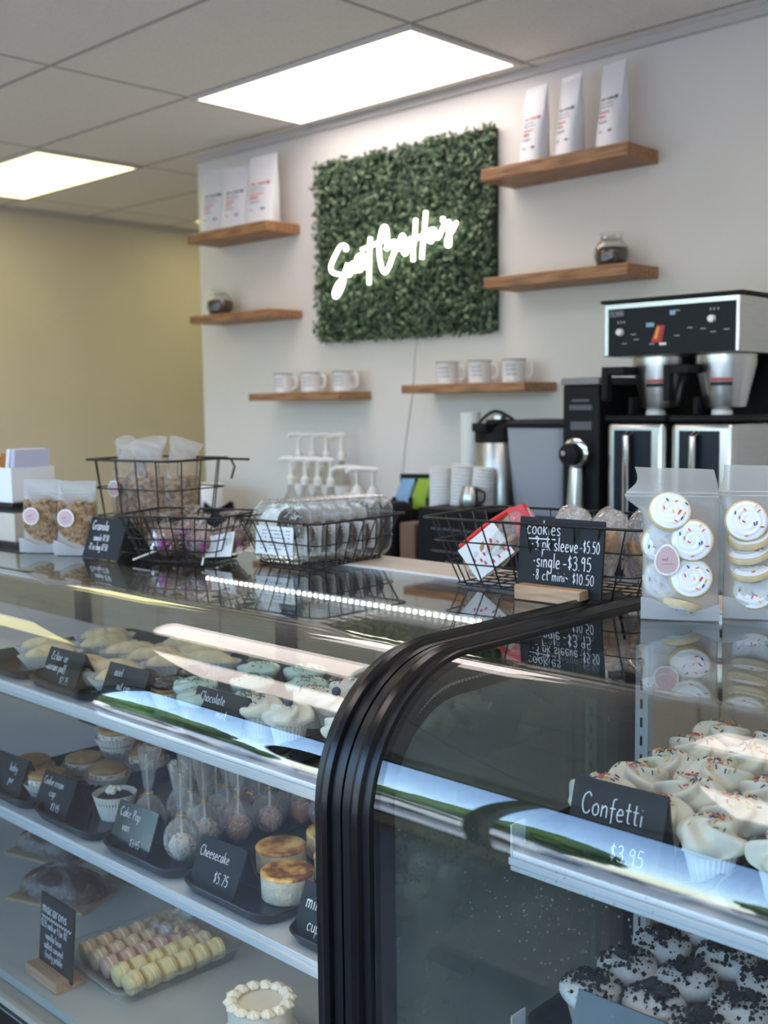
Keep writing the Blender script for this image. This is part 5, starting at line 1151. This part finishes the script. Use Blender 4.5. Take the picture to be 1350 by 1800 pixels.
# cheesecakes
def cheesecake(seed):
    t = thing('mini_cheesecake', '', 'cheesecake', (0, 0, 0), 0, 'mini cheesecakes'); rd = seed * 1.7
    m, n, l = mat('toasted cheesecake top %d' % seed); b = n['Principled BSDF']; b.inputs['Roughness'].default_value = .4
    tc = n.new('ShaderNodeTexCoord'); t2 = n.new('ShaderNodeTexNoise'); t2.inputs['Scale'].default_value = 22; t2.inputs['Detail'].default_value = 4; mp = n.new('ShaderNodeMapping'); mp.inputs['Location'].default_value = (rd, rd * .3, 0); l.new(tc.outputs['Object'], mp.inputs[0]); l.new(mp.outputs[0], t2.inputs['Vector'])
    rp = n.new('ShaderNodeValToRGB'); l.new(t2.outputs[0], rp.inputs[0]); e = rp.color_ramp.elements; e[0].position = .41; e[0].color = (*lin((140, 84, 38)), 1); e[1].position = .6; e[1].color = (*lin((246, 218, 140)), 1); q = e.new(.5); q.color = (*lin((224, 168, 84)), 1); l.new(rp.outputs[0], b.inputs['Base Color'])
    s = MB(); s.lathe([(0, 0), (.045, 0), (.047, .003), (.0475, .038), (.048, .043), (.04, .0445)], 48, (0, 0, 0), 0, lambda a, k: 1 + .006 * math.sin(7 * a + k)); s.build('filling', pbr('cheesecake side', (232, 222, 196), .7, var=.1, vscale=60, bump=.8, bscale=110), t, smooth=70)
    s = MB(); s.lathe([(0, .047), (.03, .048), (.046, .0495), (.0485, .047), (.048, .043)][::-1], 48, (0, 0, 0), 0, lambda a, k: 1 + .006 * math.sin(7 * a)); s.build('toasted_top', m, t, smooth=70)
    return t
chz = [cheesecake(1), cheesecake(2)]; used = [0, 0]
for k, (x, y, lb) in enumerate(((-1.468, 1.258, 'cheesecake with dark toasted edge, nearest the glass'), (-1.563, 1.325, 'pale cheesecake second from the glass, behind the cheesecake sign'), (-1.452, 1.372, 'cheesecake half hidden by the divider, second row'), (-1.548, 1.44, 'cheesecake at the back beside the caramel cake pops'))):
    place(chz, used, k % 2, (x, y, T2), (2.6, .4, 1.2, 3.3)[k], lb)
def cream_cup():
    t = thing('mini_cream_cup', '', 'dessert cup', (0, 0, 0), 0, 'mini chocolate cream cups beside the divider'); m = MB(); m.lathe([(0, 0), (.022, 0), (.028, .04), (.027, .04), (.021, .003), (0, .003)], 26); m.build('plastic_cup', M_clam, t)
    m = MB(); m.lathe([(0, .004), (.0205, .004), (.0235, .02), (0, .02)], 24); m.lathe([(0, .021), (.0235, .021), (.026, .036), (0, .037)], 24, (0, 0, 0), 1); m.build('layers', [M_choc, M_cream], t)
    swirl(t, .025, .038, .02, 1.6, .003, M_cream, 3); m = MB(); m.ball((0, 0, .062), .006, 10); m.build('chocolate_curl', M_choc_glaze, t); return t
rp_ = Rep(cream_cup())
for k in range(6): rp_.at((-1.31 + (k % 2) * .07, 1.27 + (k // 2) * .085, T2), k, 'mini chocolate cream cup, %s from the front on the %s side of its tray' % (ORD[k // 2], ('cheesecake', 'end glass')[k % 2]))

# ------------------------------------------------------------------ tent signs in the trays
tent_sign('eclair and cream puff tent sign in the eclair tray', (-2.105, 1.208, S1 + .006), R(2), .132, .078, (('Eclair or', -.05, .052, .019, 0, .8), ('cream puff', -.052, .03, .018, 0, .7), ('$2.75', .005, .007, .016, 0, .8)), 24, .035)
tent_sign('tent sign in front of the chocolate topped cakes', (-1.872, 1.208, S1 + .006), R(2), .132, .08, (('Hazel', -.045, .056, .017, 0, .8), ('nut cup', -.02, .03, .017, 0, .7)), 24, .035)
tent_sign('tent sign in front of the mint cupcakes', (-1.575, 1.208, S1 + .006), R(2), .142, .08, (('Chocolate', -.055, .056, .018, 0, .8), ('mint', .0, .032, .017, 0, .8)), 24, .035)
tent_sign('tent sign of the cookie sandwiches at the photo\'s edge', (-2.362, 1.208, S2 + .006), R(2), .132, .085, (('baby', .0, .052, .018, 0, .8), ('pie', .01, .026, .018, 0, .8)), 24, .035)
tent_sign('cookie cream cup tent sign with its price', (-2.155, 1.208, S2 + .006), R(2), .125, .085, (('Cookie cream', -.052, .058, .0175, 0, .66), ('cup', -.02, .036, .018, 0, .8), ('$3.45', .0, .01, .016, 0, .8)), 24, .035)
tent_sign('cake pop tent sign with sky reflected on its face', (-1.855, 1.208, S2 + .006), R(2), .128, .088, (('Cake Pop', -.052, .06, .0185, 0, .8), ('van', -.035, .034, .018, 0, .8), ('$3.45', -.0, .01, .016, 0, .8)), 21, .035, board=M_board_gloss)
tent_sign('cheesecake tent sign with its price', (-1.583, 1.208, S2 + .006), R(2), .125, .090, (('Cheesecake', -.054, .055, .0195, 0, .74), ('$5.75', -.0, .018, .02, 0, .8)), 24, .035)
tent_sign('tent sign half hidden behind the case divider', (-1.30, 1.208, S2 + .006), R(2), .12, .085, (('mini', -.045, .045, .026, 0, .8), ('cup', -.03, .012, .022, 0, .8)), 24, .035)
tent_sign('confetti tent sign in front of the confetti cupcakes', (-.742, 1.190, S1 + .006), R(2), .132, .105, (('Confetti', -.05, .060, .028, 0, .8), ('$3.95', -.0, .012, .022, 0, .9)), 17, .022)
tent_sign('blank looking tent sign mirroring the sky, in the cookie crumb cupcakes', (-.738, 1.190, S2R + .006), R(2), .128, .080, (), 22, .022, board=M_board_gloss)

# ------------------------------------------------------------------ bottom deck
M_mac = [pbr('yellow macaron shell', (226, 206, 148), .65, var=.05, vscale=40), pbr('beige macaron shell', (206, 184, 152), .65, var=.05, vscale=40), pbr('rosy macaron shell', (202, 166, 148), .65, var=.05, vscale=40)]
def macaron(c):
    t = thing('macaron', '', 'macaron', (0, 0, 0), 0, 'macarons in the clear tray')
    for s in (-1, 1):
        m = MB(); m.T = Matrix.Rotation(PI / 2 * (1 if s > 0 else -1), 4, 'X'); m.lathe([(0, .003), (.0215, .003), (.0225, .005), (.0215, .0075), (.022, .009), (.0205, .0135), (.013, .0165), (0, .0175)], 30, (0, 0, 0), 0, lambda a, k: 1 + (.02 * math.sin(29 * a) if k in (1, 2, 3) else 0)); m.build('shell', M_mac[c], t)
    m = MB(); m.T = Matrix.Rotation(PI / 2, 4, 'X'); m.lathe([(0, -.003), (.019, -.003), (.0205, 0), (.019, .003), (0, .003)], 26); m.build('filling', M_cream, t); return t
bx, by, bz, brz = -1.905, 1.262, DK + .0005, R(-3)
t = thing('macaron_tray', 'clear plastic tray of macaron rows on the case floor', 'clear tray', (bx, by, bz), brz)
m = MB(); m.loft([rrect(.225, .265, .02, 0), rrect(.255, .295, .028, .032), rrect(.275, .315, .032, .034), rrect(.275, .315, .032, .036), rrect(.253, .293, .028, .036), rrect(.222, .262, .02, .0015)]); m.build('tray_body', M_clam, t, smooth=40)
m = MB(); m.tube(rrect(.274, .314, .032, .035), .0016, 6, 0, True); m.tube(rrect(.226, .266, .02, .001), .0012, 6, 0, True)
for k in range(1, 5): m.tube([(-.11 + k * .044, -.12, .004), (-.11 + k * .044, .12, .004)], .0012, 5)
m.build('tray_rim', M_clam, t)
macs = [macaron(k) for k in range(3)]; used = [0, 0, 0]
rows = ('next to the white cake', 'second from the white cake', 'in the middle', 'second from the macarons sign', 'next to the macarons sign')
for i in range(5):
    for j in range(6):
        c = 0 if i == 0 or (i == 1 and j < 5) else (2 if i == 2 else 1)
        x, y, z = inbag((bx, by, bz), brz, .09 - i * .045, -.1 + j * .0385, .026)
        o = place(macs, used, c, (x, y, z), brz + rr_.uniform(-.1, .1), 'macaron, %s along the row %s' % (ORD[j], rows[i]))
        o.rotation_euler = (R(rr_.uniform(2, 10)), 0, brz + rr_.uniform(-.1, .1))
t = thing('plastic_lid', 'round clear domed lid resting on the macarons', 'lid', inbag((bx, by, bz), brz, -.028, .065, .05), 0)
m = MB(); m.lathe([(.052, 0), (.053, .003), (.05, .005), (.044, .018), (.03, .021), (.012, .021), (.012, .018), (0, .018)], 40); m.build('lid_body', M_clam, t, smooth=30)
m = MB()
for rr, zz in ((.0525, .002), (.044, .018), (.012, .0205)): m.tube([(rr * math.cos(a), rr * math.sin(a), zz) for a in [2 * PI * i / 36 for i in range(36)]], .0014, 6, 0, True)
m.build('lid_ridges', M_clam, t)
block_sign('black macarons chalkboard on a wooden block on the case floor', (-1.995, 1.085, DK + .0005), R(-2), .135, .15, .13, (
    ('macarons', -.058, .112, .025, 0, .88), ('$3.25 each or 4 for $12', -.062, .082, .0155, 0, .62), ('*vanilla bean', -.045, .060, .0155, 0, .72), ('*salted caramel', -.05, .041, .0155, 0, .70), ('*fruity pebble', -.045, .0225, .0155, 0, .74)), 0.0, rules=([(-.06 + k * .005, .103 + .003 * (-1) ** k) for k in range(25)],), bh=.022)
t = thing('white_cake', 'small round white cake with piped border on the case floor', 'cake', (-1.512, 1.225, DK + .0005))
m = MB(); m.lathe([(0, 0), (.075, 0), (.075, .004), (0, .004)], 40); m.build('cake_board', M_card, t)
m = MB(); m.lathe([(0, .0045), (.058, .0045), (.059, .008), (.059, .07), (.056, .074), (0, .0745)], 48); m.build('cake_body', pbr('ivory cake icing', (226, 220, 204), .5, bump=.3, bscale=50), t)
for lv, (rr, zz, cnt) in enumerate(((.053, .0745, 14), (.060, .010, 18))):
    for k in range(cnt):
        a = 2 * PI * k / cnt; m = MB(); m.surf(lambda u, v: ((.0135 * math.sin(PI * v) ** .8 * (1 + .09 * math.cos(7 * 2 * PI * u))) * math.cos(2 * PI * u), (.0135 * math.sin(PI * v) ** .8 * (1 + .09 * math.cos(7 * 2 * PI * u))) * math.sin(2 * PI * u), .018 * v - .004), 35, 10)
        o = m.build('piped_shell', M_cream, t, smooth=60); o.location = (rr * math.cos(a), rr * math.sin(a), zz); o.rotation_euler = (0, 0, a)
# wrapped loaves at the far end of the deck
M_kraft = pbr('kraft board', (168, 142, 108), .85, var=.06, vscale=12)
def loaf(x, y, rz, lb):
    t = thing('wrapped_loaf', lb, 'loaf', (x, y, DK + .0005), R(rz), 'wrapped loaves on the case floor')
    m = MB(); m.box(-.11, .11, -.07, .07, 0, .006); m.build('kraft_board', M_kraft, t)
    m = MB(); m.surf(lambda u, v: (.1 * math.copysign(abs(math.cos(2 * PI * u)) ** .5, math.cos(2 * PI * u)) * (1 - v ** 4 * .5), .055 * math.copysign(abs(math.sin(2 * PI * u)) ** .6, math.sin(2 * PI * u)) * (1 - v ** 4 * .6), .007 + .06 * v), 36, 10); m.add([(0, 0, .067)], []); m.build('loaf_body', M_choc, t, smooth=70)
    m = MB(); m.surf(lambda u, v: (.106 * math.copysign(abs(math.cos(2 * PI * u)) ** .5, math.cos(2 * PI * u)) * (1 - v ** 3) + .002 * math.sin(30 * u + 9 * v), .061 * math.copysign(abs(math.sin(2 * PI * u)) ** .6, math.sin(2 * PI * u)) * (1 - v ** 3), .006 + .072 * v + .003 * math.sin(40 * u)), 44, 16); m.build('cling_film', M_cello, t, smooth=25)
loaf(-2.33, 1.30, 20, 'plastic wrapped dark loaf on kraft board behind the macarons sign'); loaf(-2.25, 1.50, 12, 'plastic wrapped dark loaf at the back of the case floor'); loaf(-2.58, 1.42, 15, 'plastic wrapped dark loaf at the photo\'s lower edge')
m = MB(); m.box(-2.20, -2.02, 1.45, 1.60, DK + .0005, DK + .03); tag(m.build('kraft_box', M_kraft, bevel=.002), 'low brown kraft box behind the macaron tray', 'box')
# beads of condensation on the inside of the fogged case's curved front
case = [o for o in bpy.data.objects if o.name.startswith('bakery_display_case')][-1]
m = MB(); r = random.Random(9)
for k in range(420):
    x = -.72 + r.gauss(0, .1); z = 1.03 + r.gauss(0, .05)
    if not (-.98 < x < -.5 and .92 < z < 1.12): continue
    q = r.choice((.0005, .0006, .0008, .0012)); dz = max(0.0, z - 1.05); y = 1.2 - math.sqrt(max(0, .194 ** 2 - dz * dz))
    m.ball((x - (-.124), y - 1.35 + .0003, z), q, 6)
stuff(m.build('condensation_beads', clear('water beads', (.95, .97, .97), 1.33, boost=3.0, milk=.15), case))
